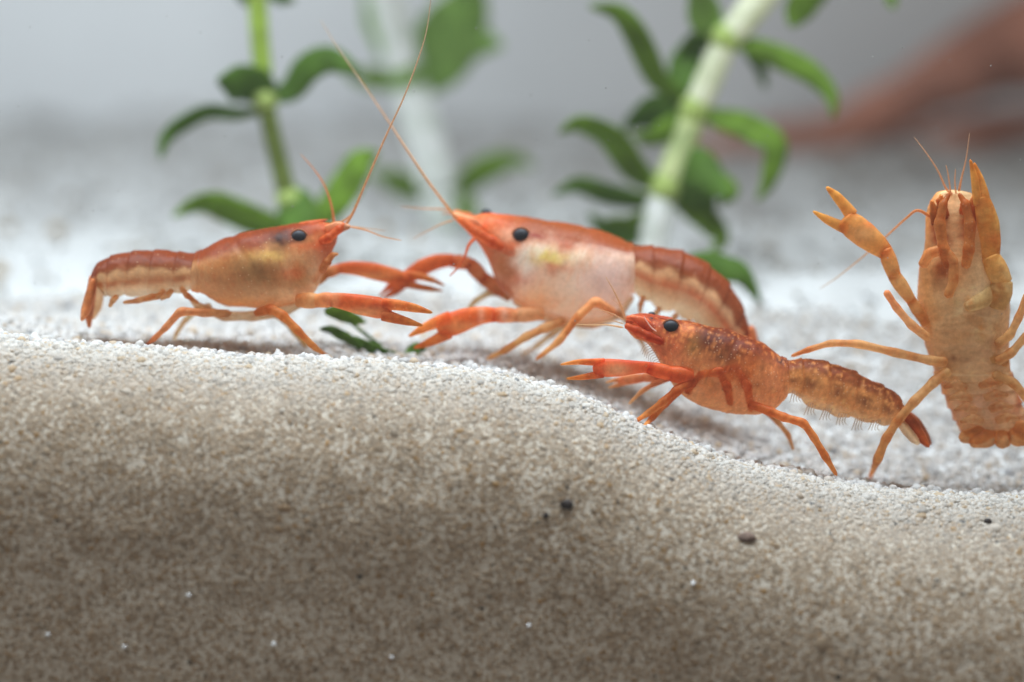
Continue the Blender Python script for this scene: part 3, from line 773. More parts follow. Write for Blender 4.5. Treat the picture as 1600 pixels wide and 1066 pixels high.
a.thread('antenna', [(523, 352, .1), (517, 318, .12), (506, 288, .15), (490, 264, .2), (469, 240, .25)], 3.4, 1.0, (200, 120, 70), (190, 130, 90))
a.thread('antennule', [(540, 353, -.05), (572, 360, -.1), (598, 370, -.15), (628, 376, -.2)], 2.4, 1.0, (196, 140, 96))
a.thread('antennule', [(538, 353, .02), (566, 356, 0), (604, 361, 0)], 1.8, 0.7, (190, 150, 112))
a.thread('antennule', [(530, 350, 0), (543, 341, 0), (551, 333, 0), (556, 320, .05)], 2.4, 1.0, (200, 130, 80))
a.limb('maxilliped', [(500, 425, -.12), (512, 408, -.16), (520, 398, -.17), (529, 397, -.18)], [8, 7, 5, 2], (205, 150, 105), (200, 140, 90), 0.9)
a.claw([(466, 470, 13), (496, 470, 13), (520, 468, 12)], [(514, 468, 11), (536, 471, 14), (562, 476, 17), (590, 481, 18), (612, 486, 13)], [(596, 491, 11), (616, 497, 9), (638, 503, 6.5), (661, 509, 2)], [(596, 475, 10), (622, 477, 9), (650, 482, 7), (676, 489, 2)],
       -.22, -.55, (206, 152, 104), (202, 104, 48), (198, 128, 58), patch=[(556, 464, 34, 6, (186, 70, 24), .8), (590, 478, 18, 6, (160, 54, 18), .85), (570, 488, 34, 7, (226, 172, 112), .8), (520, 470, 9, 14, (228, 176, 124), .7)])
a.claw([(492, 442, 9), (508, 428, 10), (530, 420, 9)], [(524, 420, 8), (552, 419, 12), (584, 424, 15), (615, 432, 14), (642, 438, 10)], [(628, 441, 8), (650, 447, 6), (672, 451, 5), (692, 454, 1.5)], [(630, 429, 8), (655, 432, 7), (676, 438, 5), (695, 446, 1.5)],
       .18, .45, (190, 140, 90), (190, 98, 46), (176, 116, 56), patch=[(560, 413, 40, 6, (170, 66, 22), .8), (580, 432, 34, 6, (206, 146, 86), .7)])
a.limb('walking_leg', [(398, 490, -.14), (424, 483, -.30), (442, 493, -.34), (466, 517, -.36), (490, 542, -.36), (516, 560, -.36)], [7, 9, 8, 6.5, 5.5, 2.5], (198, 118, 62), (206, 140, 74), foot=True)
a.limb('walking_leg', [(362, 490, -.16), (318, 489, -.26), (282, 486, -.30), (258, 513, -.28), (240, 530, -.25), (224, 544, -.22)], [7, 7, 7.5, 5.5, 4.5, 2.5], (206, 160, 118), (196, 104, 50), foot=True)
a.limb('walking_leg', [(420, 484, .1), (446, 500, .2), (462, 520, .25), (482, 546, .3)], [8, 7, 6, 3], (204, 168, 116), (202, 160, 96), 0.75)
a.limb('walking_leg', [(330, 478, .1), (306, 486, .2), (290, 500, .25), (276, 520, .3), (268, 545, .35)], [7, 6, 5, 4, 2], (204, 178, 142), (202, 170, 126), 0.55)
a.limb('sternum', [(480, 470, 0), (440, 488, 0), (395, 494, 0), (350, 494, 0), (310, 480, 0), (292, 458, 0)], [6, 10, 9, 9, 7, 4], (226, 204, 172), (216, 178, 140), 0.6, flat=1.6)
for i, (x0, y0, x1, y1, x2, y2) in enumerate(((282, 448, 292, 462, 310, 474), (258, 452, 246, 464, 222, 470), (244, 462, 214, 470, 192, 473), (184, 462, 176, 470, 171, 480), (270, 452, 262, 462, 250, 468))):
    a.limb('swimmeret', [(x0, y0, -.14), (x1, y1, -.16), (x2, y2, -.14)], [5, 5, 3], (212, 152, 98), (210, 156, 104), 0.6)
tf = a.blade('tail_fan', [(147, 428), (142, 460), (139, 490), (140, 513)], [7, 8, 7, 2], 0.07, (188, 106, 54), (186, 110, 56), 0.75, dy=(0, 0))
a.blade('uropod', [(148, 434), (141, 460), (134, 485), (127, 502)], [5, 8, 8, 2], 0.09, (190, 116, 64), (190, 122, 70), 0.7, dy=(-.1, -.18), parent=None)
a.blade('uropod', [(153, 440), (154, 460), (152, 478), (147, 498)], [6, 8, 8, 2], 0.09, (204, 158, 106), (202, 154, 104), 0.5, dy=(.1, .2))

# ---- B: the middle one, facing left
b = Crayfish('large middle crayfish facing left, pinkish white flank and raised tail', 0.95, on_sand(850, 560, 0.95))
BB = [(786, 425, 24, 44, (150, 80, 32), .8), (815, 437, 22, 10, (176, 88, 50), .7), (900, 462, 60, 30, (226, 192, 160), .7), (840, 466, 30, 20, (206, 150, 100), .7), (950, 432, 44, 40, (240, 208, 196), .9), (905, 394, 22, 16, (240, 212, 186), .7),
      (822, 408, 13, 24, (252, 234, 216), .9), (844, 392, 18, 8, (240, 226, 206), .8), (860, 404, 26, 10, (206, 186, 96), .9), (870, 420, 16, 6, (176, 78, 26), .9), (850, 366, 26, 8, (130, 48, 38), .85), (880, 380, 24, 7, (170, 104, 80), .6), (800, 380, 20, 8, (196, 92, 38), .6)]
def colB(x, y, v, u, ab, ph, n1, n2, sn):
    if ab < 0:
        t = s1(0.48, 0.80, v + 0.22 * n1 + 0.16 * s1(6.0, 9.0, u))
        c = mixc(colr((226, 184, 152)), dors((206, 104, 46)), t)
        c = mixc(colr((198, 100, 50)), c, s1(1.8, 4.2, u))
        if v < 0.7: c = blobs(c, x, y, BB, 0.5 * n1)
        c = mottle(c, 0.9 * n1 + 1.3 * n2 - 0.27, 0.5)
        c[3] = 1.0
    else:
        edge = 0.36 - 0.34 * abs(ph - 0.5)
        c = mixc(colr((216, 166, 116)), dors((196, 92, 40)), s1(edge - 0.12, edge + 0.10, v + 0.1 * n1))
        g = math.exp(-((v + 0.10) / 0.13) ** 2) * (0.8 + 0.3 * (ph > 0.4)); c = mixc(c, colr((196, 96, 46)), min(1, g))
        if v < -0.4: c = mixc(c, colr((208, 172, 122)), s1(-0.4, -0.7, v))
        if ph < 0.08 or ph > 0.94: c[:3] *= (0.92, 0.86, 0.8)
        c[3] = 1.0 - 0.35 * s1(-0.3, -0.8, v)
    c[:3] *= 1 + 0.16 * n1 + 0.10 * n2
    return np.clip(c, 0, 0.95)
stB = [((722, 345), (727, 362), .06), ((742, 338), (748, 381), .13), ((765, 334), (765, 412), .22), ((795, 336), (782, 452), .29), ((830, 340), (814, 477), .34), ((870, 347), (855, 494), .38), ((910, 353), (900, 504), .39),
       ((945, 362), (940, 502), .38), ((972, 374), (966, 486), .34), ((986, 381), (986, 458), .29), ((1000, 383), (998, 462), .28), ((1030, 386), (1020, 478), .28), ((1062, 391), (1044, 486), .28), ((1092, 403), (1068, 494), .28),
       ((1118, 421), (1085, 504), .27), ((1140, 443), (1098, 516), .25), ((1156, 470), (1110, 528), .22), ((1168, 500), (1128, 535), .19), ((1174, 522), (1148, 540), .14)]
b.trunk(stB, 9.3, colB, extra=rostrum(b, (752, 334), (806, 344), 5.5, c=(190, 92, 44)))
b.eye(814, 368, 13); b.eye(760, 334, 9, 0.15)
b.blade('antennal_scale', [(760, 366), (734, 350), (706, 334)], [12, 12, 4], 0.03, (204, 110, 58), (216, 158, 116), 0.85, dy=(-.12, -.15))
b.limb('antenna_base', [(806, 398, -.24), (770, 378, -.22), (742, 362, -.2), (716, 340, -.18)], [8, 10, 9, 6], (194, 92, 44), (204, 116, 66))
b.limb('antenna_base', [(752, 348, .1), (730, 338, .1), (708, 331, .1)], [7, 7, 5], (200, 108, 58), (206, 130, 86))
b.thread('antenna', [(714, 342, -.18), (700, 325, -.18), (668, 282, -.15), (632, 228, -.1), (602, 182, 0), (568, 132, .1), (530, 78, .2), (500, 30, .3)], 3.8, 0.7, (200, 136, 84), (190, 160, 130))
b.thread('antenna', [(742, 372, -.24), (732, 384, -.28), (725, 404, -.3), (714, 420, -.3), (702, 432, -.3)], 4.6, 1.6, (202, 96, 46), (186, 92, 50), 1.0)
b.thread('antennule', [(710, 332, .05), (690, 327, .05), (660, 326, .05), (626, 323, .05)], 2.4, 0.8, (200, 140, 92))
b.thread('antennule', [(708, 344, -.1), (690, 350, -.1), (668, 361, -.1), (644, 374, -.1)], 2.4, 0.8, (196, 150, 108))
b.thread('antennule', [(720, 335, .05), (704, 334, 0), (690, 334, 0)], 2.2, 1.0, (196, 120, 76))
b.claw([(846, 490, 12), (806, 493, 13), (772, 492, 13)], [(776, 492, 12), (752, 493, 15), (728, 499, 19), (706, 507, 20), (682, 514, 15)], [(704, 518, 12), (686, 528, 9), (666, 537, 6.5), (646, 544, 2)], [(706, 496, 12), (684, 503, 10), (660, 514, 7.5), (638, 526, 2)],
       -.26, -.42, (212, 160, 120), (216, 112, 50), (218, 138, 62), patch=[(716, 490, 28, 6, (196, 76, 26), .85), (720, 510, 28, 7, (232, 170, 104), .75), (768, 492, 9, 12, (210, 96, 42), .6), (752, 492, 5, 16, (244, 200, 168), .55), (788, 493, 6, 14, (244, 206, 176), .6), (700, 514, 24, 8, (226, 142, 70), .5)])
b.claw([(796, 462, 12), (756, 436, 13), (734, 412, 12), (706, 408, 12)], [(712, 406, 10), (684, 409, 13), (660, 418, 14), (640, 432, 13), (622, 446, 10)], [(634, 442, 8), (618, 454, 7), (606, 462, 4), (596, 468, 1.5)], [(636, 430, 8), (618, 440, 7), (604, 452, 4), (592, 463, 1.5)],
       .16, .10, (196, 122, 78), (190, 88, 36), (186, 92, 40))
b.limb('walking_leg', [(884, 500, -.22), (850, 513, -.30), (822, 526, -.32), (790, 547, -.32), (758, 563, -.3)], [8, 8, 7, 6, 3], (214, 168, 124), (208, 158, 98), 0.95, foot=True)
b.limb('walking_leg', [(962, 490, -.30), (930, 470, -.42), (902, 496, -.44), (874, 533, -.42), (836, 563, -.38)], [7, 8.5, 7, 6.5, 3], (214, 150, 106), (212, 162, 108), 0.95, foot=True)
b.limb('walking_leg', [(800, 462, .1), (768, 456, .2), (742, 470, .25), (726, 492, .3), (722, 520, .35)], [6, 6, 5, 4, 2], (190, 160, 116), (196, 166, 120), 0.6)
b.limb('walking_leg', [(900, 500, .1), (864, 520, .2), (840, 540, .25), (812, 556, .3)], [7, 6, 5, 2], (206, 176, 140), (206, 170, 130), 0.6)
b.limb('walking_leg', [(960, 486, .0), (985, 505, .05), (1000, 530, .1), (1012, 556, .15)], [7, 6, 5, 2], (208, 176, 140), (206, 170, 130), 0.7)
b.limb('sternum', [(800, 468, 0), (840, 492, 0), (880, 504, 0), (930, 506, 0), (968, 492, 0), (990, 462, 0)], [6, 9, 9, 9, 7, 5], (222, 190, 160), (222, 194, 164), 0.65, flat=1.7)
for i, (x0, y0, x1, y1) in enumerate(((1006, 462, 1000, 490), (1032, 480, 1022, 500), (1058, 490, 1046, 512), (1080, 500, 1066, 522))):
    b.limb('swimmeret', [(x0, y0, -.14), ((x0 + x1) / 2 - 2, (y0 + y1) / 2, -.16), (x1, y1, -.14)], [5, 5, 3], (212, 168, 124), (210, 170, 130), 0.7)
b.blade('tail_fan', [(1166, 508), (1172, 540), (1170, 575), (1162, 600)], [12, 14, 13, 4], 0.09, (200, 112, 62), (198, 116, 66), 0.95)
b.blade('uropod', [(1152, 520), (1150, 550), (1144, 580), (1134, 600)], [10, 13, 12, 4], 0.1, (204, 130, 80), (200, 130, 80), 0.85, dy=(-.1, -.2))
b.blade('uropod', [(1152, 520), (1158, 552), (1160, 580), (1156, 604)], [10, 13, 12, 4], 0.1, (204, 130, 80), (200, 130, 80), 0.85, dy=(.1, .25))

# ---- C: nearest, mottled, facing left
c_ = Crayfish('small mottled red brown crayfish facing left, nearest, standing in the sand dip', 0.15, on_sand(1170, 700, 0.15))
BC = [(1112, 532, 44, 18, (84, 34, 18), .85), (1134, 560, 26, 15, (92, 46, 22), .75), (1082, 545, 14, 18, (150, 110, 50), .55), (1060, 560, 20, 20, (196, 96, 48), .5), (1090, 612, 36, 18, (206, 128, 66), .6), (1150, 600, 40, 24, (200, 112, 54), .6), (1040, 540, 18, 14, (176, 62, 26), .5), (1205, 590, 16, 26, (206, 116, 62), .45),
      (1219, 564, 7, 6, (70, 40, 40), .8), (1075, 516, 16, 8, (200, 110, 56), .5)]
def colC(x, y, v, u, ab, ph, n1, n2, sn):
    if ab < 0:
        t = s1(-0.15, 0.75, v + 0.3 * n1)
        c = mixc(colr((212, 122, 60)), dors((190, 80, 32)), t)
        c = mixc(colr((180, 72, 32)), c, s1(1.5, 4.0, u))
        c = blobs(c, x, y, BC, 0.7 * n1)
        sp = s1(0.22, 0.5, n2 + 0.3 * n1); c = mixc(c, colr((206, 128, 62)), 0.5 * sp)
        if v < -0.6: c = mixc(c, colr((206, 138, 78)), 0.7 * s1(-0.6, -0.9, v))
        c[3] = 1.0
    else:
        c = mixc(colr((212, 132, 62)), dors((192, 90, 32)), s1(0.1, 0.6, v + 0.3 * n1))
        tri = math.exp(-((v + 0.02) / 0.24) ** 2) * max(0, 1 - abs(ph - 0.35) * 2.6); c = mixc(c, colr((116, 48, 14)), min(1, tri * 1.1))
        tri = math.exp(-((v - 0.75) / 0.22) ** 2) * max(0, 1 - abs(ph - 0.45) * 2.6); c = mixc(c, colr((120, 50, 18)), min(1, tri * 0.9))
        if v < -0.45: c = mixc(c, colr((204, 150, 92)), s1(-0.45, -0.75, v))
        sp = s1(0.2, 0.5, n2); c = mixc(c, colr((220, 150, 76)), 0.5 * sp)
        if ph < 0.07 or ph > 0.95: c[:3] *= (0.9, 0.8, 0.72)
        c[3] = 1.0 - 0.25 * s1(-0.55, -0.9, v)
    c[:3] *= 1 + 0.3 * n1 + 0.45 * n2
    return np.clip(c, 0, 0.95)
stC = [((979, 494), (976, 513), .06), ((993, 492), (990, 527), .11), ((1012, 491), (1013, 538), .16), ((1040, 496), (1036, 574), .21), ((1075, 502), (1058, 610), .25), ((1113, 510), (1092, 632), .28), ((1150, 519), (1135, 644), .29),
       ((1183, 531), (1178, 647), .28), ((1208, 548), (1210, 638), .25), ((1227, 560), (1227, 620), .21), ((1240, 562), (1240, 614), .19), ((1262, 560), (1257, 630), .19), ((1292, 566), (1285, 641), .19), ((1322, 575), (1310, 648), .19),
       ((1352, 588), (1338, 655), .19), ((1380, 602), (1364, 661), .18), ((1402, 617), (1386, 664), .16), ((1413, 634), (1401, 662), .13), ((1420, 648), (1412, 660), .09)]
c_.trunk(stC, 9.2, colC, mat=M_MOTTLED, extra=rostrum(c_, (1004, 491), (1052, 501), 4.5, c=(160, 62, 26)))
c_.eye(1048, 511, 12.5); c_.eye(1016, 501, 6.5, -0.075); c_.eye(1018, 493, 7, 0.12)  # the middle one is a dark patch on the head, modelled as an eye
c_.blade('antennal_scale', [(1022, 516), (1004, 504), (984, 494)], [8, 9, 3], 0.025, (190, 78, 36), (204, 110, 66), 0.9, dy=(-.12, -.15))
c_.limb('antenna_base', [(1040, 536, -.17), (1014, 526, -.17), (994, 516, -.16), (976, 508, -.14)], [7, 8, 8, 5], (182, 70, 30), (200, 96, 54))
c_.limb('antenna_base', [(1014, 506, -.1), (994, 500, -.08), (978, 496, -.06)], [6, 6, 4], (190, 78, 38), (204, 110, 70))
c_.thread('scale_edge', [(1026, 518, -.2), (1018, 512, -.2), (1012, 504, -.19), (1006, 495, -.17)], 1.6, 1.2, (236, 200, 184), a=1.0)
c_.thread('antenna', [(978, 500, .02), (972, 482, .02), (960, 456, .03), (946, 432, .05)], 3.0, 0.8, (206, 150, 98), (200, 160, 116))
c_.thread('antenna', [(974, 512, -.14), (950, 508, -.16), (925, 508, -.18), (900, 507, -.2)], 2.4, 0.7, (206, 160, 110), (200, 170, 130))
c_.thread('antennule', [(974, 500, -.1), (960, 492, -.1), (944, 486, -.1), (926, 483, -.1)], 1.6, 0.6, (200, 160, 120))
c_.thread('antennule', [(974, 506, -.1), (958, 502, -.1), (938, 504, -.1)], 1.6, 0.6, (206, 170, 130))
c_.thread('antennule', [(976, 498, -.05), (968, 478, -.05), (958, 468, -.05)], 1.6, 0.6, (206, 160, 120))
c_.claw([(1080, 588, 15), (1048, 584, 14), (1014, 575, 11)], [(1018, 574, 9), (994, 574, 11), (970, 575, 14.5), (948, 575, 15.5), (926, 576, 12)], [(944, 583, 8), (926, 587, 6), (906, 590, 4.5), (885, 592, 1.5)], [(946, 567, 8), (926, 566, 6), (902, 566, 4.5), (875, 570, 1.5)],
        -.2, -.3, (212, 108, 58), (214, 98, 48), (224, 156, 80), patch=[(964, 578, 20, 9, (244, 196, 140), .95), (985, 564, 40, 5, (190, 56, 24), .6)])
c_.claw([(1052, 580, 12), (1026, 588, 10), (1006, 590, 8)], [(1008, 590, 7), (990, 592, 9), (976, 594, 9), (966, 596, 6)], [(976, 598, 5), (964, 602, 4), (950, 606, 1)], [(976, 592, 5), (962, 594, 4), (946, 598, 1)],
        .12, .35, (196, 106, 62), (206, 130, 88), (212, 160, 110), 0.7)
legcol = ((204, 112, 58), (212, 146, 80))
c_.limb('walking_leg', [(1086, 590, -.2), (1056, 612, -.26), (1034, 630, -.27), (1012, 646, -.26), (988, 662, -.24)], [9, 8.5, 7, 5.5, 3], *legcol, foot=True, seed=1)
c_.limb('walking_leg', [(1066, 606, -.14), (1038, 632, -.16), (1020, 652, -.15), (1002, 672, -.12)], [7, 6.5, 5.5, 3], *legcol, a=0.9, foot=True, seed=2)
c_.limb('walking_leg', [(1050, 590, .05), (1022, 600, .1), (1002, 612, .12), (982, 632, .15)], [5, 5, 4, 2], (206, 130, 86), (214, 168, 122), 0.75, seed=3)
c_.limb('walking_leg', [(1168, 630, -.2), (1206, 644, -.27), (1224, 652, -.30), (1256, 661, -.33), (1272, 684, -.34), (1290, 714, -.34), (1308, 744, -.33)], [8, 8, 7.5, 7.5, 6.5, 6.5, 3], (206, 118, 60), (204, 128, 60), foot=True, seed=4)
c_.limb('walking_leg', [(1190, 636, .1), (1216, 660, .2), (1232, 680, .24), (1240, 704, .26)], [6, 5, 4.5, 2.5], (206, 150, 96), (206, 150, 96), 0.7, seed=5)
for (x0, y0, x1, y1, x2, y2) in ((1120, 576, 1136, 604, 1142, 634), (1150, 572, 1168, 604, 1174, 644), (1100, 582, 1080, 600, 1074, 616), (1158, 572, 1120, 582, 1088, 586)):
    p0_, p1_, p2_ = (c_.surf(x0, y0), c_.surf(x1, y1), c_.surf(x2, y2))
    c_.limb('leg_base', [(x0, y0, p0_.y - c_.Y + .03), (x1, y1, p1_.y - c_.Y + .0), (x2, y2, p2_.y - c_.Y + .02)], [5, 8, 6], (208, 104, 56), (218, 140, 82), 0.7, flat=0.5)
for i, (x0, y0, x1, y1) in enumerate(((1244, 612, 1230, 632), (1268, 632, 1252, 652), (1292, 642, 1276, 660), (1316, 648, 1302, 668), (1342, 656, 1326, 676), (1368, 660, 1352, 676))):
    for dx in (-4, 0, 4, 8):
        c_.thread('swimmeret', [(x0 + dx, y0 - 4, -.12), ((x0 + x1) / 2 + 3 + dx, (y0 + y1) / 2, -.13), (x1 + 10 + dx * 1.5, y1 - 3, -.12)], 1.9, 0.7, (240, 222, 200), a=0.75)
c_.blade('tail_fan', [(1412, 646), (1424, 662), (1438, 682), (1452, 699)], [8, 11, 9, 3], 0.07, (176, 88, 40), (186, 92, 34), 1.0, dy=(-.02, -.05))
c_.blade('uropod', [(1404, 656), (1416, 672), (1428, 686), (1436, 694)], [6, 8, 7, 3], 0.08, (206, 160, 110), (210, 176, 136), 0.5, dy=(-.1, -.18))
c_.blade('uropod', [(1414, 644), (1430, 660), (1444, 680), (1452, 692)], [6, 9, 8, 3], 0.08, (186, 106, 54), (186, 106, 54), 0.8, dy=(.08, .2))
for k in range(9):                                        # bristles round the mouth
    x0 = 1012 + k * 2.2; y0 = 536 + k * 3.4
    c_.thread('bristle', [(x0 + 4, y0, -.15), (x0 - 6, y0 + 5, -.17), (x0 - 12 + k, y0 + 15, -.18)], 0.9, 0.4, (226, 200, 180), a=0.7)

# ---- D: upright, belly towards us
d_ = Crayfish('pale tan crayfish reared upright, belly showing, at the edge of the picture', 0.35, on_sand(1520, 705, 0.35))
BD = [(1468, 360, 18, 40, (150, 72, 18), .9), (1514, 352, 18, 34, (156, 76, 22), .85), (1490, 330, 9, 34, (230, 180, 128), .7), (1470, 428, 14, 20, (160, 84, 30), .85), (1446, 430, 14, 40, (176, 122, 66), .8), (1458, 480, 20, 30, (206, 158, 98), .7), (1500, 420, 14, 24, (206, 140, 70), .6), (1546, 470, 34, 50, (255, 234, 182), .9),  # the large pale blob on the right paints in a backlit glow
      (1486, 530, 34, 26, (226, 184, 128), .7), (1530, 560, 40, 24, (246, 212, 164), .6), (1540, 636, 60, 30, (236, 194, 160), .8), (1488, 562, 5, 6, (130, 70, 34), .9), (1590, 610, 8, 40, (160, 80, 36), .8), (1532, 506, 6, 20, (206, 160, 96), .6), (1516, 480, 5, 26, (206, 156, 92), .6)]
def colD(x, y, v, u, ab, ph, n1, n2, sn):
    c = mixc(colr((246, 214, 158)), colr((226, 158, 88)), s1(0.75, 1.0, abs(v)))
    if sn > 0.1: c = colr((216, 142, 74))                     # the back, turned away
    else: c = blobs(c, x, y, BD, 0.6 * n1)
    if ab >= 0: c[3] = 0.92
    else: c[3] = 1.0
    if ab >= 0 and (ph < 0.1 or ph > 0.9): c[:3] *= (0.92, 0.84, 0.76)
    c[:3] *= 1 + 0.22 * n1 + 0.16 * n2
    return np.clip(c, 0, 0.95)
stD = [((1468, 296), (1514, 298), .08), ((1456, 312), (1532, 316), .14), ((1448, 336), (1550, 342), .19), ((1445, 382), (1558, 386), .25), ((1438, 415), (1562, 422), .29), ((1434, 465), (1576, 465), .30), ((1439, 505), (1576, 505), .29),
       ((1448, 545), (1575, 550), .26), ((1461, 580), (1578, 580), .22), ((1470, 604), (1584, 598), .20), ((1478, 630), (1593, 620), .19), ((1488, 652), (1603, 642), .18), ((1500, 672), (1612, 660), .16), ((1512, 686), (1616, 676), .11)]
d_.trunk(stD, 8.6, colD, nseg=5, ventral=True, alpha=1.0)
d_.thread('antenna', [(1488, 304, -.1), (1478, 294, -.1), (1466, 268, -.1), (1448, 240, -.1), (1428, 214, -.1)], 3.4, 0.9, (206, 140, 90), (190, 150, 120))
d_.thread('antenna', [(1498, 300, -.1), (1503, 276, -.1), (1510, 246, -.1), (1515, 208, -.1)], 3.0, 0.9, (206, 140, 90), (190, 150, 120))
d_.thread('antenna', [(1456, 340, -.12), (1434, 329, -.16), (1416, 341, -.14), (1384, 370, .1), (1345, 404, .25), (1310, 432, .35), (1280, 452, .4)], 4.0, 0.7, (196, 110, 44), (196, 160, 120))
for q in ([(1486, 306, -.12), (1484, 290, -.12), (1481, 270, -.12), (1478, 258, -.12)], [(1494, 304, -.12), (1492, 284, -.12), (1493, 264, -.12)]):
    d_.thread('antennule', q, 2.2, 0.8, (206, 150, 104))
d_.limb('antenna_base', [(1478, 340, -.16), (1472, 322, -.18), (1465, 310, -.16)], [8, 8, 5], (186, 98, 32), (180, 96, 36))
d_.limb('antenna_base', [(1504, 336, -.16), (1508, 320, -.18), (1510, 312, -.16)], [8, 8, 5], (190, 96, 32), (190, 98, 40))
d_.limb('maxilliped', [(1482, 420, -.27), (1474, 390, -.30), (1468, 350, -.28), (1474, 318, -.24), (1484, 302, -.2)], [8, 10, 10, 7, 3], (212, 150, 90), (152, 74, 18), seed=1)
d_.limb('maxilliped', [(1508, 420, -.27), (1514, 390, -.30), (1516, 350, -.28), (1508, 318, -.24), (1498, 302, -.2)], [8, 10, 10, 7, 3], (212, 150, 90), (158, 78, 22), seed=2)
for q in ([(1464, 352), (1460, 332), (1455, 312)], [(1474, 345), (1471, 322), (1470, 303)], [(1516, 345), (1519, 322), (1522, 304)], [(1528, 352), (1533, 334), (1536, 316)]):
    d_.blade('antennal_scale', q, [9, 8, 2], 0.03, (170, 88, 30), (196, 120, 52), 0.9, dy=(-.16, -.18))
d_.eye(1460, 326, 8, -.08); d_.eye(1531, 330, 7, -.08)
d_.claw([(1446, 505, 9), (1424, 470, 10), (1398, 432, 13), (1384, 392, 13)], [(1388, 398, 12), (1372, 384, 18), (1352, 368, 22), (1334, 354, 22), (1318, 340, 17)], [(1326, 358, 11), (1308, 351, 9), (1290, 342, 7), (1270, 330, 2)], [(1332, 338, 12), (1320, 322, 10), (1306, 306, 8), (1291, 292, 2.5)],
        -.15, -.1, (226, 172, 110), (226, 158, 84), (228, 162, 74), patch=[(1348, 366, 20, 12, (236, 186, 122), .8), (1366, 350, 18, 8, (196, 90, 34), .75), (1386, 396, 10, 10, (196, 96, 44), .5)])
d_.claw([(1556, 478, 22), (1566, 440, 20), (1548, 402, 17)], [(1548, 408, 14), (1548, 380, 17), (1544, 350, 19), (1538, 325, 16), (1532, 305, 12)], [(1540, 320, 10), (1536, 300, 9), (1530, 278, 7), (1522, 254, 2)], [(1530, 322, 9), (1526, 300, 8), (1522, 276, 6), (1516, 249, 2)],
        -.2, -.3, (244, 206, 146), (238, 182, 100), (230, 164, 74), patch=[(1552, 372, 16, 10, (206, 108, 44), .6), (1534, 320, 6, 40, (232, 172, 90), .5)])
d_.limb('walking_leg', [(1452, 530, -.22), (1424, 508, -.30), (1400, 480, -.34), (1383, 454, -.36)], [8, 7.5, 6.5, 6.5], (220, 172, 120), (218, 140, 92))
d_.limb('walking_leg', [(1480, 566, -.22), (1456, 564, -.26), (1398, 551, -.30), (1340, 537, -.3), (1298, 536, -.26), (1262, 547, -.22), (1236, 557, -.14)], [9, 8, 7.5, 7, 6, 5, 3], (222, 180, 128), (206, 132, 76))
d_.limb('walking_leg', [(1484, 578, -.22), (1460, 596, -.28), (1428, 628, -.34), (1402, 658, -.36), (1384, 686, -.38), (1372, 716, -.36), (1358, 749, -.34)], [10, 9, 8.5, 8, 8, 8, 3], (222, 182, 130), (206, 132, 62), foot=True)
d_.limb('walking_leg', [(1556, 540, -.22), (1578, 524, -.28), (1592, 496, -.32), (1606, 456, -.34)], [9, 8, 7, 6], (226, 182, 128), (218, 160, 104))
d_.limb('walking_leg', [(1556, 566, -.22), (1580, 552, -.28), (1604, 524, -.3), (1626, 516, -.3)], [9, 8, 7, 6], (226, 182, 128), (218, 160, 104))
d_.limb('walking_leg', [(1550, 584, -.2), (1584, 598, -.26), (1614, 634, -.28), (1626, 680, -.26), (1634, 740, -.2)], [9, 8, 8, 7, 3], (222, 182, 130), (206, 140, 74))
d_.limb('claw_base', [(1440, 418, -.22), (1452, 396, -.27), (1474, 390, -.30), (1490, 408, -.31), (1490, 440, -.31), (1480, 466, -.30)], [9, 10, 10, 9, 9, 8], (226, 160, 104), (228, 176, 118), flat=0.8, bulge=0.05)
d_.limb('claw_base', [(1566, 448, -.18), (1546, 462, -.24), (1524, 474, -.29), (1508, 482, -.31)], [22, 18, 13, 8], (246, 212, 156), (250, 228, 180), flat=0.6, bulge=0.05)  # pale tint carries on the glow painted on this side
for i, (x, y) in enumerate(((1482, 480), (1490, 505), (1498, 532), (1506, 558))):
    d_.limb('leg_base', [(x - 30, y + 14, -.13), (x - 2, y + 4, -.20), (x + 20, y - 10, -.235)], [9, 11, 8], (236, 192, 130), (240, 204, 146), 0.6, flat=0.5, seed=i, bulge=0.0)
    d_.limb('leg_base', [(x + 70, y + 10, -.13), (x + 44, y + 2, -.20), (x + 22, y - 10, -.235)], [9, 11, 8], (240, 200, 138), (242, 208, 150), 0.6, flat=0.5, seed=i + 4, bulge=0.0)
for k, (x, y) in enumerate(((1484, 604), (1492, 622), (1500, 640), (1510, 658))):
    d_.limb('swimmeret', [(x + 26, y + 2, -.17), (x + 8, y - 4, -.24), (x - 10, y + 2, -.24)], [7, 8, 3], (234, 196, 156), (236, 196, 152), 0.4, seed=k)
    d_.limb('swimmeret', [(x + 46, y, -.17), (x + 64, y - 6, -.24), (x + 84, y - 4, -.22)], [7, 8, 3], (234, 196, 156), (236, 196, 152), 0.4, seed=k + 5)
tfx = [(1560, 668, 1528, 680, 1498, 684), (1564, 672, 1540, 686, 1514, 692), (1570, 674, 1566, 688, 1560, 697), (1580, 672, 1592, 684, 1610, 688), (1584, 668, 1606, 674, 1632, 674)]
for k, (x0, y0, x1, y1, x2, y2) in enumerate(tfx):
    d_.blade('uropod' if k != 2 else 'tail_fan', [(x0, y0), ((x0 + x1) / 2, (y0 + y1) / 2), (x1, y1), (x2, y2)], [10, 14, 15, 8], 0.045, (212, 150, 84), (196, 130, 64), 0.55, dy=(-.02 - .03 * k, -.22))

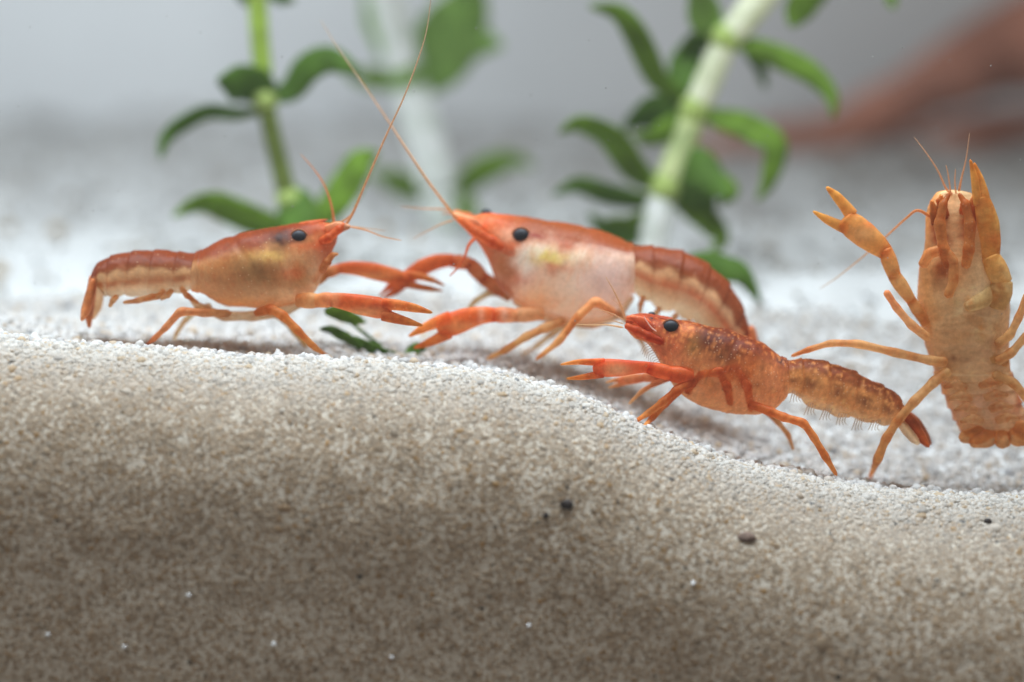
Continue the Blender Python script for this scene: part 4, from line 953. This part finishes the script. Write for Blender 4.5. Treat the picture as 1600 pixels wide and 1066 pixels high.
# ------------------------------------------------------------------ small things on the sand
def pebble(name, px, py, rx, ry, mat, label, cat, seed, sink=0.3):
    h = on_sand(px, py, -0.8); k = 1 / pxcm(h.y)
    mb = MB(); nr, m = 9, 12; th = np.linspace(0.08, math.pi - 0.08, nr); ph = np.linspace(0, 2 * np.pi, m, endpoint=False)
    R = np.zeros((nr, m, 3))
    for i in range(nr):
        for j in range(m):
            q = Vector((math.sin(th[i]) * math.cos(ph[j]), math.cos(th[i]), math.sin(th[i]) * math.sin(ph[j])))
            f = 1 + 0.45 * mnoise.noise(q * 2.1 + Vector((seed * 3.1, 0, 0)))
            R[i, j] = (q.x * rx * k * f, q.y * min(rx, ry) * k * 0.8 * f, q.z * ry * k * f)
    mb.rings(R, (1, 1, 1, 1)); o = mb.build(name, mat)
    o.location = h + Vector((0, 0.25 * min(rx, ry) * k if rx > 14 else -0.015, 0.0)); tag(o, label, cat); return o
pebble('dark_pebble', 885, 788, 11, 8, M_DARK, 'largest near-black pebble on the sand face, below the crest', 'pebble', 1)
pebble('dark_pebble', 853, 805, 5, 5, M_DARK, 'tiny black pebble just beside the largest dark pebble', 'pebble', 2)
pebble('dark_pebble', 1543, 815, 6, 6, M_DARK, 'black pebble on the sand face below the upright crayfish', 'pebble', 3)
pebble('dark_pebble', 1538, 744, 7, 5, M_BROWN, 'brown pebble on the crest under the upright crayfish', 'pebble', 4)
pebble('detritus_clump', 1166, 842, 16, 11, M_BROWN, 'brown crumb of detritus on the sand below the mottled crayfish', 'detritus', 5)
for i, (x, y, lab) in enumerate(((295, 930, 'bright glinting bead of quartz on the shaded sand, lower left, highest of its cluster'), (75, 991, 'bright glinting quartz bead nearest the lower left corner'), (428, 1006, 'bright glinting quartz bead near the bottom edge, rightmost of the lower left cluster'),
                                 (1083, 911, 'lone bright glinting quartz bead below the brown crumb of detritus'), (612, 1027, 'faint glinting quartz bead at the bottom edge, left of centre'), (195, 1010, 'faint glinting quartz bead between two brighter ones, lower left'), (826, 977, 'faint glinting quartz bead at the bottom, right of centre'))):
    pebble('quartz_bead', x, y, 3.3, 3.3, M_GLINT, lab, 'sand grain', 10 + i)

# specks drifting in the water
def specks():
    mb = MB()
    r0 = np.random.default_rng(11)
    for i in range(80):
        Y = r0.uniform(-0.6, 1.6); p = at(r0.uniform(0, 1600), r0.uniform(20, 520), Y)
        r = r0.uniform(0.004, 0.008); th = np.linspace(0.1, math.pi - 0.1, 5); ph = np.linspace(0, 2 * np.pi, 6, endpoint=False)
        R = np.array([np.stack([r * math.sin(t_) * np.cos(ph), r * math.sin(t_) * np.sin(ph), np.full(6, r * math.cos(t_))], 1) for t_ in th]) + np.array(p)
        mb.rings(R, (1, 1, 1, 1))
    o = mb.build('drifting_specks', M_SPECK); o['kind'] = 'stuff'; o['label'] = 'fine pale specks drifting in the water'; o['category'] = 'specks'
specks()

# ------------------------------------------------------------------ milky water
hz = box('haze', (-22, -28, -7), (22, 18, 12.5), None)
hz.data.materials.clear()
hm = bpy.data.materials.new('milky_water'); hm.use_nodes = True; hm.node_tree.nodes.clear()
ho = hm.node_tree.nodes.new('ShaderNodeOutputMaterial'); hv = hm.node_tree.nodes.new('ShaderNodeVolumePrincipled')
hv.inputs['Color'].default_value = (0.90, 0.95, 1.0, 1); hv.inputs['Density'].default_value = 0.0018; hv.inputs['Anisotropy'].default_value = 0.2
hm.node_tree.links.new(hv.outputs[0], ho.inputs['Volume']); hz.data.materials.append(hm)
hz['kind'] = 'stuff'; hz['label'] = 'slightly milky water filling the tank'; hz['category'] = 'water'
